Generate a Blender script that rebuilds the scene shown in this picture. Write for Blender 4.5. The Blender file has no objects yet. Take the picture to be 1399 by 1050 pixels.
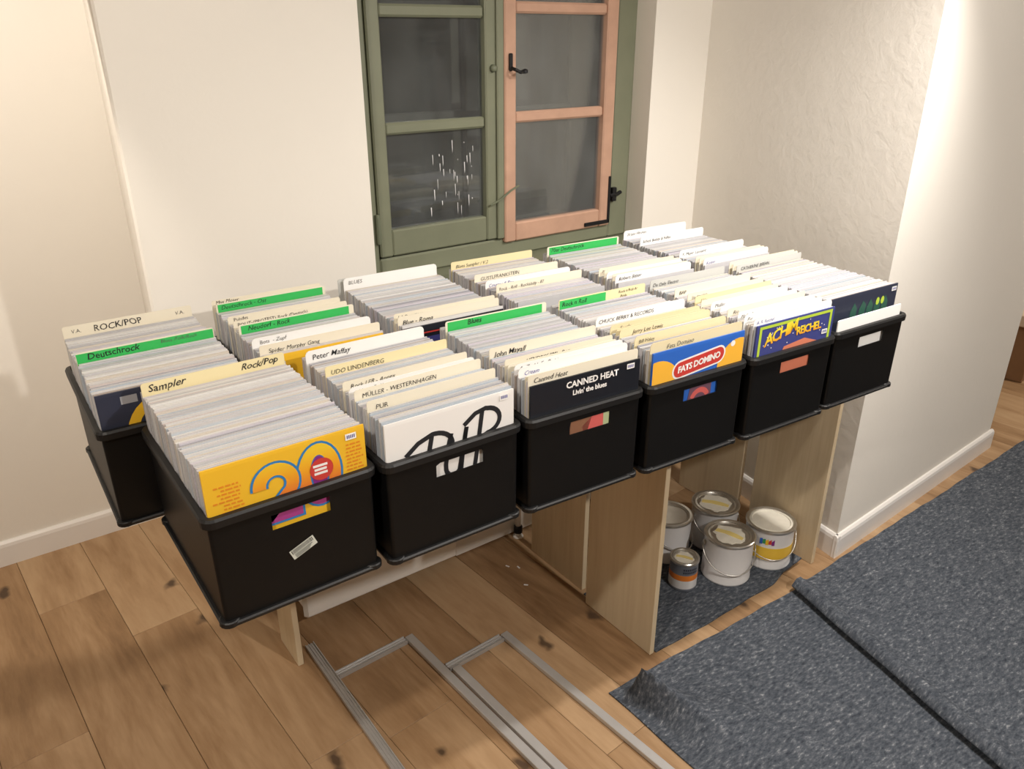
import bpy, math, random
from mathutils import Vector, Matrix
random.seed(7)
SC = bpy.context.scene
COL = SC.collection
R = math.radians

# ------------------------------------------------------------------ camera
cam_d = bpy.data.cameras.new('camera'); cam = bpy.data.objects.new('camera', cam_d); COL.objects.link(cam)
cam_d.sensor_fit = 'HORIZONTAL'; cam_d.sensor_width = 36.0
cam_d.lens = 1071.0 / 1399.0 * 36.0
cam_d.clip_start = 0.05
CAM_H = 1.86
PITCH = math.atan(480 / 1071.0)
cam.location = (0, 0, CAM_H)
cam.rotation_euler = (math.pi / 2 - PITCH, 0, R(53.9 - 90.0))
SC.camera = cam

# ------------------------------------------------------------------ world, lights, exposure
w = bpy.data.worlds.new('night'); SC.world = w; w.use_nodes = True
w.node_tree.nodes['Background'].inputs[0].default_value = (0.02, 0.025, 0.035, 1)
w.node_tree.nodes['Background'].inputs[1].default_value = 1.0

def lamp(name, loc, target, power, color, size, cone=None, blend=0.6):
    d = bpy.data.lights.new(name, 'SPOT' if cone else 'AREA')
    d.energy = power; d.color = color
    if cone:
        d.spot_size = R(cone); d.spot_blend = blend; d.shadow_soft_size = size
    else:
        d.shape = 'DISK'; d.size = size
    o = bpy.data.objects.new(name, d); COL.objects.link(o)
    o.location = loc
    o.rotation_euler = (Vector(target) - Vector(loc)).to_track_quat('-Z', 'Y').to_euler()
    return o

WARM = (1.0, 0.91, 0.80); NEUT = (1.0, 0.945, 0.88)
lamp('ceiling_spot_pillar', (2.25, 0.76, 2.42), (1.90, 1.40, 1.0), 72, NEUT, 0.035, 110, 1.0)
lamp('ceiling_spot_room', (1.55, -0.70, 2.42), (0.9, 1.6, 0.6), 86, NEUT, 0.04, 150, 0.6)
lamp('ceiling_spot_left', (-0.45, 0.45, 2.42), (-0.1, 1.6, 0.6), 44, WARM, 0.04, 172, 0.3)
lamp('ceiling_spot_recess', (-0.5, 2.0, 2.42), (0.1, 3.14, 1.2), 40, WARM, 0.03, 68, 0.15)
lamp('far_room_lamp', (5.3, 0.6, 2.4), (4.9, 1.5, 0), 22, WARM, 0.2)
vs = SC.view_settings
vs.view_transform = 'Standard'; vs.look = 'None'; vs.gamma = 1.0; vs.use_curve_mapping = False
vs.exposure = 0.80

# ------------------------------------------------------------------ materials
MATS = {}
def nodes_of(m):
    nt = m.node_tree
    return nt, nt.nodes['Principled BSDF']
def mat(name, color, rough=0.6, metal=0.0, spec=0.5, noise=None, bump=None, coat=0.0, trans=0.0):
    """noise=(scale, amount) mottles the colour, bump=(scale, strength, distance)"""
    if name in MATS: return MATS[name]
    m = bpy.data.materials.new(name); m.use_nodes = True
    nt, b = nodes_of(m)
    b.inputs['Base Color'].default_value = (*color, 1); b.inputs['Roughness'].default_value = rough
    b.inputs['Metallic'].default_value = metal; b.inputs['Specular IOR Level'].default_value = spec
    b.inputs['Coat Weight'].default_value = coat
    tc = nt.nodes.new('ShaderNodeTexCoord')
    if noise:
        n = nt.nodes.new('ShaderNodeTexNoise'); n.inputs['Scale'].default_value = noise[0]; n.inputs['Detail'].default_value = 5
        nt.links.new(tc.outputs['Object'], n.inputs['Vector'])
        mx = nt.nodes.new('ShaderNodeMix'); mx.data_type = 'RGBA'
        mx.inputs[6].default_value = tuple(c * (1 - noise[1]) for c in color) + (1,)
        mx.inputs[7].default_value = tuple(min(1, c * (1 + noise[1])) for c in color) + (1,)
        nt.links.new(n.outputs['Fac'], mx.inputs[0]); nt.links.new(mx.outputs[2], b.inputs['Base Color'])
    if bump:
        n2 = nt.nodes.new('ShaderNodeTexNoise'); n2.inputs['Scale'].default_value = bump[0]; n2.inputs['Detail'].default_value = 6
        nt.links.new(tc.outputs['Object'], n2.inputs['Vector'])
        bp = nt.nodes.new('ShaderNodeBump'); bp.inputs['Strength'].default_value = bump[1]; bp.inputs['Distance'].default_value = bump[2]
        nt.links.new(n2.outputs['Fac'], bp.inputs['Height']); nt.links.new(bp.outputs['Normal'], b.inputs['Normal'])
    MATS[name] = m
    return m

def ramp(nt, stops):
    r = nt.nodes.new('ShaderNodeValToRGB'); e = r.color_ramp.elements
    while len(e) < len(stops): e.new(0.5)
    for k, (p, c) in enumerate(stops):
        e[k].position = p; e[k].color = (*c, 1)
    return r

def wood_mat(name, stops, knots, ring, stretch, rough=0.45, rnd=0.35, knot_col=(0.05, 0.03, 0.02), dims='3D'):
    m = bpy.data.materials.new(name); m.use_nodes = True; nt, b = nodes_of(m); L = nt.links.new
    tc = nt.nodes.new('ShaderNodeTexCoord'); oi = nt.nodes.new('ShaderNodeObjectInfo')
    off = nt.nodes.new('ShaderNodeVectorMath'); off.operation = 'MULTIPLY_ADD'
    comb = nt.nodes.new('ShaderNodeCombineXYZ'); L(oi.outputs['Random'], comb.inputs[0]); L(oi.outputs['Random'], comb.inputs[1]); L(oi.outputs['Random'], comb.inputs[2])
    off.inputs[1].default_value = (37.0, 23.0, 11.0); L(comb.outputs[0], off.inputs[0]); L(tc.outputs['Object'], off.inputs[2])
    mp = nt.nodes.new('ShaderNodeMapping'); mp.inputs['Scale'].default_value = stretch; L(off.outputs[0], mp.inputs[0])
    n1 = nt.nodes.new('ShaderNodeTexNoise'); n1.inputs['Scale'].default_value = ring; n1.inputs['Detail'].default_value = 7; n1.inputs['Roughness'].default_value = 0.62
    n1.inputs['Distortion'].default_value = 0.7; L(mp.outputs[0], n1.inputs['Vector'])
    n2 = nt.nodes.new('ShaderNodeTexNoise'); n2.inputs['Scale'].default_value = ring * 7; n2.inputs['Detail'].default_value = 3; L(mp.outputs[0], n2.inputs['Vector'])
    ad = nt.nodes.new('ShaderNodeMath'); ad.operation = 'MULTIPLY_ADD'; ad.inputs[1].default_value = 0.3; L(n2.outputs['Fac'], ad.inputs[0]); L(n1.outputs['Fac'], ad.inputs[2])
    ad2 = nt.nodes.new('ShaderNodeMath'); ad2.operation = 'MULTIPLY_ADD'; ad2.inputs[1].default_value = rnd; L(oi.outputs['Random'], ad2.inputs[0]); L(ad.outputs[0], ad2.inputs[2])
    sb = nt.nodes.new('ShaderNodeMath'); sb.operation = 'SUBTRACT'; sb.inputs[1].default_value = 0.15 + rnd / 2; L(ad2.outputs[0], sb.inputs[0])
    rp = ramp(nt, stops); L(sb.outputs[0], rp.inputs[0])
    # knots: sparse warped dots
    mk = nt.nodes.new('ShaderNodeMapping'); mk.inputs['Scale'].default_value = knots[1]; L(off.outputs[0], mk.inputs[0])
    nz = nt.nodes.new('ShaderNodeTexNoise'); nz.inputs['Scale'].default_value = 14; L(off.outputs[0], nz.inputs['Vector'])
    mixv = nt.nodes.new('ShaderNodeVectorMath'); mixv.operation = 'MULTIPLY_ADD'; mixv.inputs[1].default_value = (0.07, 0.07, 0.07)
    L(nz.outputs['Color'], mixv.inputs[0]); L(mk.outputs[0], mixv.inputs[2])
    vo = nt.nodes.new('ShaderNodeTexVoronoi'); vo.voronoi_dimensions = dims; vo.inputs['Scale'].default_value = knots[0]; L(mixv.outputs[0], vo.inputs['Vector'])
    # only some cells carry a knot
    sep = nt.nodes.new('ShaderNodeSeparateColor'); L(vo.outputs['Color'], sep.inputs[0])
    mr = nt.nodes.new('ShaderNodeMapRange'); mr.inputs[1].default_value = knots[2] * 0.35; mr.inputs[2].default_value = knots[2]; mr.inputs[3].default_value = 1; mr.inputs[4].default_value = 0
    L(vo.outputs['Distance'], mr.inputs[0])
    gt = nt.nodes.new('ShaderNodeMath'); gt.operation = 'GREATER_THAN'; gt.inputs[1].default_value = knots[3]; L(sep.outputs[0], gt.inputs[0])
    ml = nt.nodes.new('ShaderNodeMath'); ml.operation = 'MULTIPLY'; L(mr.outputs[0], ml.inputs[0]); L(gt.outputs[0], ml.inputs[1])
    ml2 = nt.nodes.new('ShaderNodeMath'); ml2.operation = 'MULTIPLY'; ml2.inputs[1].default_value = 0.85; L(ml.outputs[0], ml2.inputs[0])
    mx = nt.nodes.new('ShaderNodeMix'); mx.data_type = 'RGBA'; L(ml2.outputs[0], mx.inputs[0]); L(rp.outputs[0], mx.inputs[6]); mx.inputs[7].default_value = (*knot_col, 1)
    L(mx.outputs[2], b.inputs['Base Color']); b.inputs['Roughness'].default_value = rough; b.inputs['Specular IOR Level'].default_value = 0.3
    bp = nt.nodes.new('ShaderNodeBump'); bp.inputs['Strength'].default_value = 0.08; bp.inputs['Distance'].default_value = 0.002; L(n2.outputs['Fac'], bp.inputs['Height']); L(bp.outputs[0], b.inputs['Normal'])
    MATS[name] = m
    return m

OAK = wood_mat('oak_plank', [(0.15, (0.20, 0.112, 0.053)), (0.42, (0.345, 0.21, 0.108)), (0.62, (0.445, 0.29, 0.162)), (0.9, (0.53, 0.37, 0.22))],
               (4.2, (1.0, 0.6, 1.0), 0.10, 0.55), 2.6, (3.2, 0.45, 1.0), rough=0.5, rnd=0.26, dims='2D')
PINE = wood_mat('pale_pine', [(0.2, (0.52, 0.40, 0.25)), (0.5, (0.64, 0.52, 0.35)), (0.85, (0.72, 0.61, 0.43))],
                (4.0, (1.0, 1.0, 0.7), 0.05, 0.62), 2.2, (1.0, 5.0, 0.35), rough=0.6, rnd=0.2, knot_col=(0.25, 0.13, 0.06))

def plaster(name, col, scale, strength, dist):
    m = mat(name, col, 0.9, spec=0.15, noise=(1.6, 0.035))
    nt, b = nodes_of(m); L = nt.links.new
    tc = nt.nodes.new('ShaderNodeTexCoord')
    a = nt.nodes.new('ShaderNodeTexNoise'); a.inputs['Scale'].default_value = scale; a.inputs['Detail'].default_value = 8; a.inputs['Roughness'].default_value = 0.55; a.inputs['Distortion'].default_value = 0.6
    c = nt.nodes.new('ShaderNodeTexNoise'); c.inputs['Scale'].default_value = scale * 0.18; c.inputs['Detail'].default_value = 2
    L(tc.outputs['Object'], a.inputs['Vector']); L(tc.outputs['Object'], c.inputs['Vector'])
    s = nt.nodes.new('ShaderNodeMath'); s.operation = 'MULTIPLY_ADD'; s.inputs[1].default_value = 1.6; L(c.outputs['Fac'], s.inputs[0]); L(a.outputs['Fac'], s.inputs[2])
    bp = nt.nodes.new('ShaderNodeBump'); bp.inputs['Strength'].default_value = strength; bp.inputs['Distance'].default_value = dist
    L(s.outputs[0], bp.inputs['Height']); L(bp.outputs[0], b.inputs['Normal'])
    return m
WALL = plaster('plaster_wall', (0.80, 0.76, 0.695), 16, 0.22, 0.004)
WALLR = plaster('plaster_wall_coarse', (0.82, 0.78, 0.72), 26, 0.30, 0.005)
WHITE = mat('white_gloss_paint', (0.82, 0.79, 0.76), 0.35)
RADI = mat('radiator_white', (0.80, 0.77, 0.72), 0.3)
BLACK = mat('black_plastic', (0.0032, 0.0032, 0.0034), 0.45, spec=0.3, noise=(30, 0.25), bump=(160, 0.15, 0.001))
BLACKR = mat('black_plastic_rim', (0.006, 0.006, 0.0065), 0.5, spec=0.45)
GREENP = mat('sage_green_paint', (0.19, 0.20, 0.135), 0.45, noise=(9, 0.14), bump=(40, 0.12, 0.002))
GREEND = mat('dark_sage_green_hardware', (0.15, 0.165, 0.11), 0.5, noise=(9, 0.14))  # darker copy of the sage green, for knob, wire hook and hinges
PINKP = mat('salmon_primer_wood', (0.50, 0.30, 0.21), 0.6, noise=(14, 0.2), bump=(60, 0.15, 0.002))
IRON = mat('black_iron', (0.02, 0.02, 0.022), 0.45, metal=0.6)
ALU = mat('brushed_aluminium', (0.55, 0.54, 0.53), 0.42, metal=0.45, noise=(20, 0.08))
TIN = mat('tin_metal', (0.62, 0.60, 0.56), 0.3, metal=0.9, noise=(25, 0.2))
CANW = mat('paint_can_white', (0.76, 0.75, 0.75), 0.4)
LIDP = mat('dried_paint_cream', (0.74, 0.70, 0.60), 0.5, noise=(30, 0.15))
LIDY = mat('dried_paint_yellow', (0.78, 0.62, 0.22), 0.5)
CARD = mat('cream_card', (0.80, 0.74, 0.60), 0.8, spec=0.2)
CARDY = mat('yellow_card', (0.80, 0.70, 0.42), 0.8, spec=0.2)
CARDT = mat('buff_card', (0.76, 0.66, 0.42), 0.8, spec=0.2)
CARDW = mat('white_card', (0.86, 0.85, 0.83), 0.75, spec=0.2)
CARDG = mat('grey_card', (0.56, 0.56, 0.53), 0.75, spec=0.2)
TAPE = mat('green_tape', (0.035, 0.47, 0.10), 0.5)
INK = mat('black_marker_ink', (0.012, 0.012, 0.015), 0.6)
INKB = mat('blue_ballpoint_ink', (0.06, 0.07, 0.30), 0.6)
INKG = mat('grey_pencil', (0.10, 0.095, 0.09), 0.7)
FELT = None

def felt():
    m = mat('grey_felt', (0.07, 0.08, 0.10), 0.95, spec=0.1)
    nt, b = nodes_of(m); L = nt.links.new
    tc = nt.nodes.new('ShaderNodeTexCoord')
    mp = nt.nodes.new('ShaderNodeMapping'); mp.inputs['Rotation'].default_value = (0, 0, 0.6); mp.inputs['Scale'].default_value = (1, 2.4, 1); L(tc.outputs['Object'], mp.inputs[0])
    n = nt.nodes.new('ShaderNodeTexNoise'); n.inputs['Scale'].default_value = 48; n.inputs['Detail'].default_value = 5; n.inputs['Roughness'].default_value = 0.7; L(mp.outputs[0], n.inputs['Vector'])
    rp = ramp(nt, [(0.30, (0.030, 0.037, 0.050)), (0.5, (0.082, 0.093, 0.112)), (0.60, (0.125, 0.138, 0.160)), (0.72, (0.34, 0.35, 0.37))]); L(n.outputs['Fac'], rp.inputs[0])
    L(rp.outputs[0], b.inputs['Base Color'])
    bp = nt.nodes.new('ShaderNodeBump'); bp.inputs['Strength'].default_value = 0.6; bp.inputs['Distance'].default_value = 0.004; L(n.outputs['Fac'], bp.inputs['Height']); L(bp.outputs[0], b.inputs['Normal'])
    return m
FELT = felt()

def glass():
    m = bpy.data.materials.new('dusty_window_glass'); m.use_nodes = True; nt = m.node_tree; L = nt.links.new
    nt.nodes.clear()
    out = nt.nodes.new('ShaderNodeOutputMaterial'); tr = nt.nodes.new('ShaderNodeBsdfTransparent'); tr.inputs[0].default_value = (0.86, 0.88, 0.87, 1)
    gl = nt.nodes.new('ShaderNodeBsdfGlossy'); gl.inputs['Roughness'].default_value = 0.03
    df = nt.nodes.new('ShaderNodeBsdfDiffuse'); df.inputs[0].default_value = (0.55, 0.57, 0.58, 1)
    fr = nt.nodes.new('ShaderNodeFresnel'); fr.inputs[0].default_value = 1.5
    a = nt.nodes.new('ShaderNodeMixShader'); c = nt.nodes.new('ShaderNodeMixShader')
    tc = nt.nodes.new('ShaderNodeTexCoord'); mp = nt.nodes.new('ShaderNodeMapping'); mp.inputs['Scale'].default_value = (3, 1, 2); L(tc.outputs['Object'], mp.inputs[0])
    n = nt.nodes.new('ShaderNodeTexNoise'); n.inputs['Scale'].default_value = 3.0; n.inputs['Detail'].default_value = 6; L(mp.outputs[0], n.inputs['Vector'])
    mr = nt.nodes.new('ShaderNodeMapRange'); mr.inputs[1].default_value = 0.3; mr.inputs[2].default_value = 0.8; mr.inputs[3].default_value = 0.035; mr.inputs[4].default_value = 0.085; L(n.outputs['Fac'], mr.inputs[0])
    mu = nt.nodes.new('ShaderNodeMath'); mu.operation = 'MULTIPLY'; mu.inputs[1].default_value = 1.6; L(fr.outputs[0], mu.inputs[0])
    L(mu.outputs[0], a.inputs[0]); L(tr.outputs[0], a.inputs[1]); L(gl.outputs[0], a.inputs[2])
    L(mr.outputs[0], c.inputs[0]); L(a.outputs[0], c.inputs[1]); L(df.outputs[0], c.inputs[2]); L(c.outputs[0], out.inputs[0])
    return m
GLASS = glass()

# ------------------------------------------------------------------ mesh helpers
class MB:
    def __init__(s): s.v = []; s.f = []; s.mi = []
    def add(s, vs, fs, m=0):
        k = len(s.v); s.v += [tuple(p) for p in vs]; s.f += [tuple(i + k for i in f) for f in fs]; s.mi += [m] * len(fs); return s
    def box(s, x0, x1, y0, y1, z0, z1, m=0):
        v = [(x, y, z) for z in (z0, z1) for y in (y0, y1) for x in (x0, x1)]
        return s.add(v, [(0, 2, 3, 1), (4, 5, 7, 6), (0, 1, 5, 4), (1, 3, 7, 5), (3, 2, 6, 7), (2, 0, 4, 6)], m)
    def bbox(s, x0, x1, y0, y1, z0, z1, b=0.003, m=0):
        """box with chamfered edges"""
        X = (x0, x1); Y = (y0, y1); Z = (z0, z1); V = []; idx = {}
        for i in (0, 1):
            for j in (0, 1):
                for k in (0, 1):
                    sx, sy, sz = (b if i == 0 else -b), (b if j == 0 else -b), (b if k == 0 else -b)
                    for ax, p in (('x', (X[i], Y[j] + sy, Z[k] + sz)), ('y', (X[i] + sx, Y[j], Z[k] + sz)), ('z', (X[i] + sx, Y[j] + sy, Z[k]))):
                        idx[(i, j, k, ax)] = len(V); V.append(p)
        F = []
        for i in (0, 1):
            q = [(i, 0, 0, 'x'), (i, 1, 0, 'x'), (i, 1, 1, 'x'), (i, 0, 1, 'x')]; F.append([idx[a] for a in (q if i else q[::-1])])
            q = [(0, i, 0, 'y'), (1, i, 0, 'y'), (1, i, 1, 'y'), (0, i, 1, 'y')]; F.append([idx[a] for a in (q[::-1] if i else q)])
            q = [(0, 0, i, 'z'), (1, 0, i, 'z'), (1, 1, i, 'z'), (0, 1, i, 'z')]; F.append([idx[a] for a in (q if i else q[::-1])])
        for a in (0, 1):
            for c in (0, 1):
                F.append([idx[(a, c, 0, 'x')], idx[(a, c, 1, 'x')], idx[(a, c, 1, 'y')], idx[(a, c, 0, 'y')]])
                F.append([idx[(a, 0, c, 'x')], idx[(a, 1, c, 'x')], idx[(a, 1, c, 'z')], idx[(a, 0, c, 'z')]])
                F.append([idx[(0, a, c, 'y')], idx[(1, a, c, 'y')], idx[(1, a, c, 'z')], idx[(0, a, c, 'z')]])
        for i in (0, 1):
            for j in (0, 1):
                for k in (0, 1): F.append([idx[(i, j, k, ax)] for ax in 'xyz'])
        return s.add(V, F, m)
    def prism(s, poly, z0, z1, m=0):
        """vertical prism over an xy polygon (counter-clockwise)"""
        n = len(poly); v = [(x, y, z0) for x, y in poly] + [(x, y, z1) for x, y in poly]
        f = [tuple(range(n - 1, -1, -1)), tuple(range(n, 2 * n))] + [(i, (i + 1) % n, n + (i + 1) % n, n + i) for i in range(n)]
        return s.add(v, f, m)
    def plate(s, poly, y0, y1, m=0):
        """plate over an xz polygon (counter-clockwise seen from the front, -y)"""
        n = len(poly); v = [(x, y0, z) for x, z in poly] + [(x, y1, z) for x, z in poly]
        f = [tuple(range(n)), tuple(range(2 * n - 1, n - 1, -1))] + [(i, n + i, n + (i + 1) % n, (i + 1) % n) for i in range(n)]
        return s.add(v, f, m)
    def lathe(s, prof, seg=24, c=(0, 0, 0), m=0):
        v = []; f = []
        for r, z in prof:
            for k in range(seg):
                a = 2 * math.pi * k / seg; v.append((c[0] + r * math.cos(a), c[1] + r * math.sin(a), c[2] + z))
        for i in range(len(prof) - 1):
            for k in range(seg):
                f.append((i * seg + k, i * seg + (k + 1) % seg, (i + 1) * seg + (k + 1) % seg, (i + 1) * seg + k))
        f.append(tuple(range(seg - 1, -1, -1))); f.append(tuple((len(prof) - 1) * seg + k for k in range(seg)))
        return s.add(v, f, m)
    def tube(s, pts, r, seg=6, m=0):
        pts = [Vector(p) for p in pts]; v = []; f = []
        for i, p in enumerate(pts):
            t = (pts[min(i + 1, len(pts) - 1)] - pts[max(i - 1, 0)]).normalized()
            u = t.cross(Vector((0.13, 0.31, 0.94))).normalized(); q = t.cross(u)
            for k in range(seg):
                a = 2 * math.pi * k / seg; v.append(p + u * (r * math.cos(a)) + q * (r * math.sin(a)))
        for i in range(len(pts) - 1):
            for k in range(seg): f.append((i * seg + k, i * seg + (k + 1) % seg, (i + 1) * seg + (k + 1) % seg, (i + 1) * seg + k))
        f.append(tuple(range(seg - 1, -1, -1))); f.append(tuple((len(pts) - 1) * seg + k for k in range(seg)))
        return s.add(v, f, m)
    def mesh(s, name, mats, smooth=False):
        me = bpy.data.meshes.new(name); me.from_pydata(s.v, [], s.f)
        for x in (mats if isinstance(mats, (list, tuple)) else [mats]): me.materials.append(x)
        me.polygons.foreach_set('material_index', s.mi)
        if smooth: me.polygons.foreach_set('use_smooth', [True] * len(me.polygons))
        me.update()
        return me
    def build(s, name, mats, parent=None, smooth=False, loc=(0, 0, 0), rot=(0, 0, 0)):
        return link(name, s.mesh(name, mats, smooth), parent, loc, rot)

def link(name, me, parent=None, loc=(0, 0, 0), rot=(0, 0, 0)):
    o = bpy.data.objects.new(name, me); COL.objects.link(o); o.location = loc; o.rotation_euler = rot; o.parent = parent
    return o
def empty(name, loc=(0, 0, 0), rz=0.0):
    o = bpy.data.objects.new(name, None); COL.objects.link(o); o.location = loc; o.rotation_euler = (0, 0, rz); o.empty_display_size = 0.05
    return o
def tag(o, label=None, cat=None, group=None, kind=None):
    if label: o['label'] = label
    if cat: o['category'] = cat
    if group: o['group'] = group
    if kind: o['kind'] = kind
    return o
def smooth_by_angle(o, ang=40):
    me = o.data; me.polygons.foreach_set('use_smooth', [True] * len(me.polygons))
    try: me.set_sharp_from_angle(angle=R(ang))
    except Exception: pass
    return o

TEXT_CACHE = {}
def text_mesh(body, size, shear=0.0, bold=0.0, space=1.0, align='LEFT', jitter=0.0, res=2):
    key = (body, size, shear, bold, space, align, jitter)
    if key in TEXT_CACHE: return TEXT_CACHE[key]
    cu = bpy.data.curves.new('lettering', 'FONT'); cu.body = body; cu.size = size; cu.shear = shear; cu.offset = bold
    cu.space_character = space; cu.align_x = align; cu.resolution_u = res; cu.space_line = 0.85
    o = bpy.data.objects.new('lettering', cu); COL.objects.link(o)
    dg = bpy.context.evaluated_depsgraph_get(); dg.update()
    me = bpy.data.meshes.new_from_object(o.evaluated_get(dg))
    bpy.data.objects.remove(o)
    rnd = random.Random(len(body) * 13 + 5)
    ph = [rnd.uniform(0, 6.28) for _ in range(3)]
    for v in me.vertices:      # lay into the xz plane, facing -y, with a slight hand-written wander
        x, y = v.co.x, v.co.y
        if jitter: y += jitter * size * (math.sin(x / size * 1.9 + ph[0]) * 0.5 + math.sin(x / size * 4.7 + ph[1]) * 0.3); x += jitter * size * 0.6 * math.sin(y / size * 5 + ph[2] + x / size)
        v.co = (x, 0.0, y)
    while me.materials: me.materials.pop()
    TEXT_CACHE[key] = me
    return me
def text(parent, body, x, y, z, size, m, shear=0.0, bold=0.0, space=1.0, align='LEFT', jitter=0.0, name='lettering', tilt=0.0, res=2):
    me = text_mesh(body, size, shear, bold, space, align, jitter, res)
    if me.materials:
        if me.materials[0] != m: me = me.copy(); me.materials[0] = m
    else: me.materials.append(m)
    return link(name, me, parent, (x, y, z), (0, tilt, 0))

def ribbon(paths, width, y=0.0):
    """flat strokes in the xz plane: list of polylines"""
    b = MB()
    for pts in paths:
        pts = [Vector((p[0], p[1])) for p in pts]; v = []; f = []
        for i, p in enumerate(pts):
            t = (pts[min(i + 1, len(pts) - 1)] - pts[max(i - 1, 0)]).normalized(); n = Vector((-t.y, t.x)) * width / 2
            v += [(p.x + n.x, y, p.y + n.y), (p.x - n.x, y, p.y - n.y)]
        for i in range(len(pts) - 1): f.append((2 * i, 2 * i + 1, 2 * i + 3, 2 * i + 2))
        b.add(v, f)
    return b
def arc(cx, cz, rx, rz, a0, a1, n=14):
    return [(cx + rx * math.cos(R(a0 + (a1 - a0) * k / n)), cz + rz * math.sin(R(a0 + (a1 - a0) * k / n))) for k in range(n + 1)]

# ------------------------------------------------------------------ the room
floor = MB().box(-2.6, 7.2, -2.6, 4.2, -0.06, -0.0105).build('floor', mat('subfloor', (0.06, 0.035, 0.02), 0.9)); tag(floor, 'oak plank floor with knots', kind='structure')
PA = R(94.0); PW = 0.2195; PL = 1.95
pd = Vector((math.cos(PA), math.sin(PA), 0)); pn = Vector((math.sin(PA), -math.cos(PA), 0))
plank_me = MB().bbox(0, PW - 0.0012, 0, PL - 0.0012, -0.01, 0, 0.0012).mesh('plank', OAK)
rp = random.Random(4)
for k in range(-5, 26):
    o0 = 0.135 + PW * k; start = rp.uniform(-PL, 0)
    if k == 1: start = 2.41 - 2 * PL
    for j in range(4):
        s0 = start + j * PL
        c = pn * (o0 + PW / 2) + pd * (s0 + PL / 2)
        if c.y > 3.9 or c.y < -1.6: continue
        if o0 > 3.2 and c.y < 0.2: continue
        p = link('plank', plank_me, floor, pn * o0 + pd * s0, (0, 0, PA - math.pi / 2))

WY = 2.30                       # plane of the window wall
RY = 3.14                       # plane of the recessed wall on its left
CEIL = 2.5
wl = MB()
ox0, ox1, oz0, oz1 = 1.122, 2.344, 1.045, 2.41
pier = [(0.425, WY), (ox0, WY), (ox0 - 0.03, 2.68), (ox0 - 0.03, RY + 0.2), (0.555, RY + 0.2), (0.548, RY), (0.419, WY + 0.007)]
wl.prism(pier, 0, 0.45)
for k in (0, 6): wl.v[k] = (wl.v[k][0] + 0.05, wl.v[k][1], 0.0)      # the old corner is battered in at its foot
wl.prism(pier, 0.45, CEIL)
wl.prism([(ox0, WY), (ox1, WY), (ox1 + 0.037, 2.68), (ox0 - 0.03, 2.68)], 0, oz0)
wl.prism([(ox0, WY), (ox1, WY), (ox1 + 0.037, 2.68), (ox0 - 0.03, 2.68)], oz1, CEIL)
wl.prism([(ox1, WY), (2.70, WY), (2.70, 2.68), (ox1 + 0.037, 2.68)], 0, CEIL)
tag(wl.build('wall_window', WALL), 'cream plaster wall around the green window', kind='structure')
tag(MB().box(-2.6, 0.56, RY, RY + 0.2, 0, CEIL).build('wall_recess', WALL), 'cream plaster wall set back beside the crates', kind='structure')
pm = MB().prism([(2.50, 1.30), (3.885, 1.372), (3.885, 2.75), (2.72, 2.75)], 0, CEIL); pm.mi = [1 if k == 5 else 0 for k in range(len(pm.f))]
tag(pm.build('wall_pillar', [WALL, WALLR]), 'white plaster wall stub beside the crates', kind='structure')
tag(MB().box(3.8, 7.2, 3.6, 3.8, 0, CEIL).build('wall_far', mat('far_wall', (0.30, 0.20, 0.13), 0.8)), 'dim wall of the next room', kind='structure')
tag(MB().box(7.0, 7.2, -2.6, 3.8, 0, CEIL).build('wall_right', WALL), 'plaster wall of the next room', kind='structure')
tag(MB().box(-2.6, -2.4, -2.6, 3.34, 0, CEIL).build('wall_left', WALL), 'plaster wall', kind='structure')
tag(MB().box(-2.6, 7.2, -2.6, -2.4, 0, CEIL).build('wall_rear', WALL), 'plaster wall', kind='structure')
tag(MB().box(-2.6, 7.2, -2.6, 4.2, CEIL, CEIL + 0.1).build('ceiling', WALL), 'plaster ceiling', kind='structure')

def skirting(name, p0, p1, hgt, th, label):
    """skirting with a rounded top, running from p0 to p1, its wall on the left-hand side seen along p0->p1"""
    p0 = Vector((*p0, 0)); p1 = Vector((*p1, 0)); L = (p1 - p0).length; a = math.atan2(p1.y - p0.y, p1.x - p0.x)
    prof = [(0, 0), (-th, 0), (-th, hgt - 0.02), (-th * 0.85, hgt - 0.008), (-th * 0.45, hgt), (0, hgt)]
    n = len(prof); v = [(0, y, z) for y, z in prof] + [(L, y, z) for y, z in prof]
    f = [tuple(range(n)), tuple(range(2 * n - 1, n - 1, -1))] + [(i, n + i, n + (i + 1) % n, (i + 1) % n) for i in range(n)]
    o = MB().add(v, f).build(name, WHITE, None, False, p0, (0, 0, a)); tag(o, label, kind='structure'); return o
skirting('baseboard_recess', (-2.4, RY), (0.548, RY), 0.10, 0.018, 'white skirting board under the recessed wall')
skirting('baseboard_window', (0.62, WY), (1.30, WY), 0.09, 0.02, 'white skirting board under the window')
skirting('baseboard_pillar', (2.482, 1.30), (3.90, 1.372), 0.098, 0.017, 'white skirting board along the wall stub front')
skirting('baseboard_pillar_side', (2.655, 2.30), (2.498, 1.283), 0.098, 0.017, 'white skirting board along the wall stub side')

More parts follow.
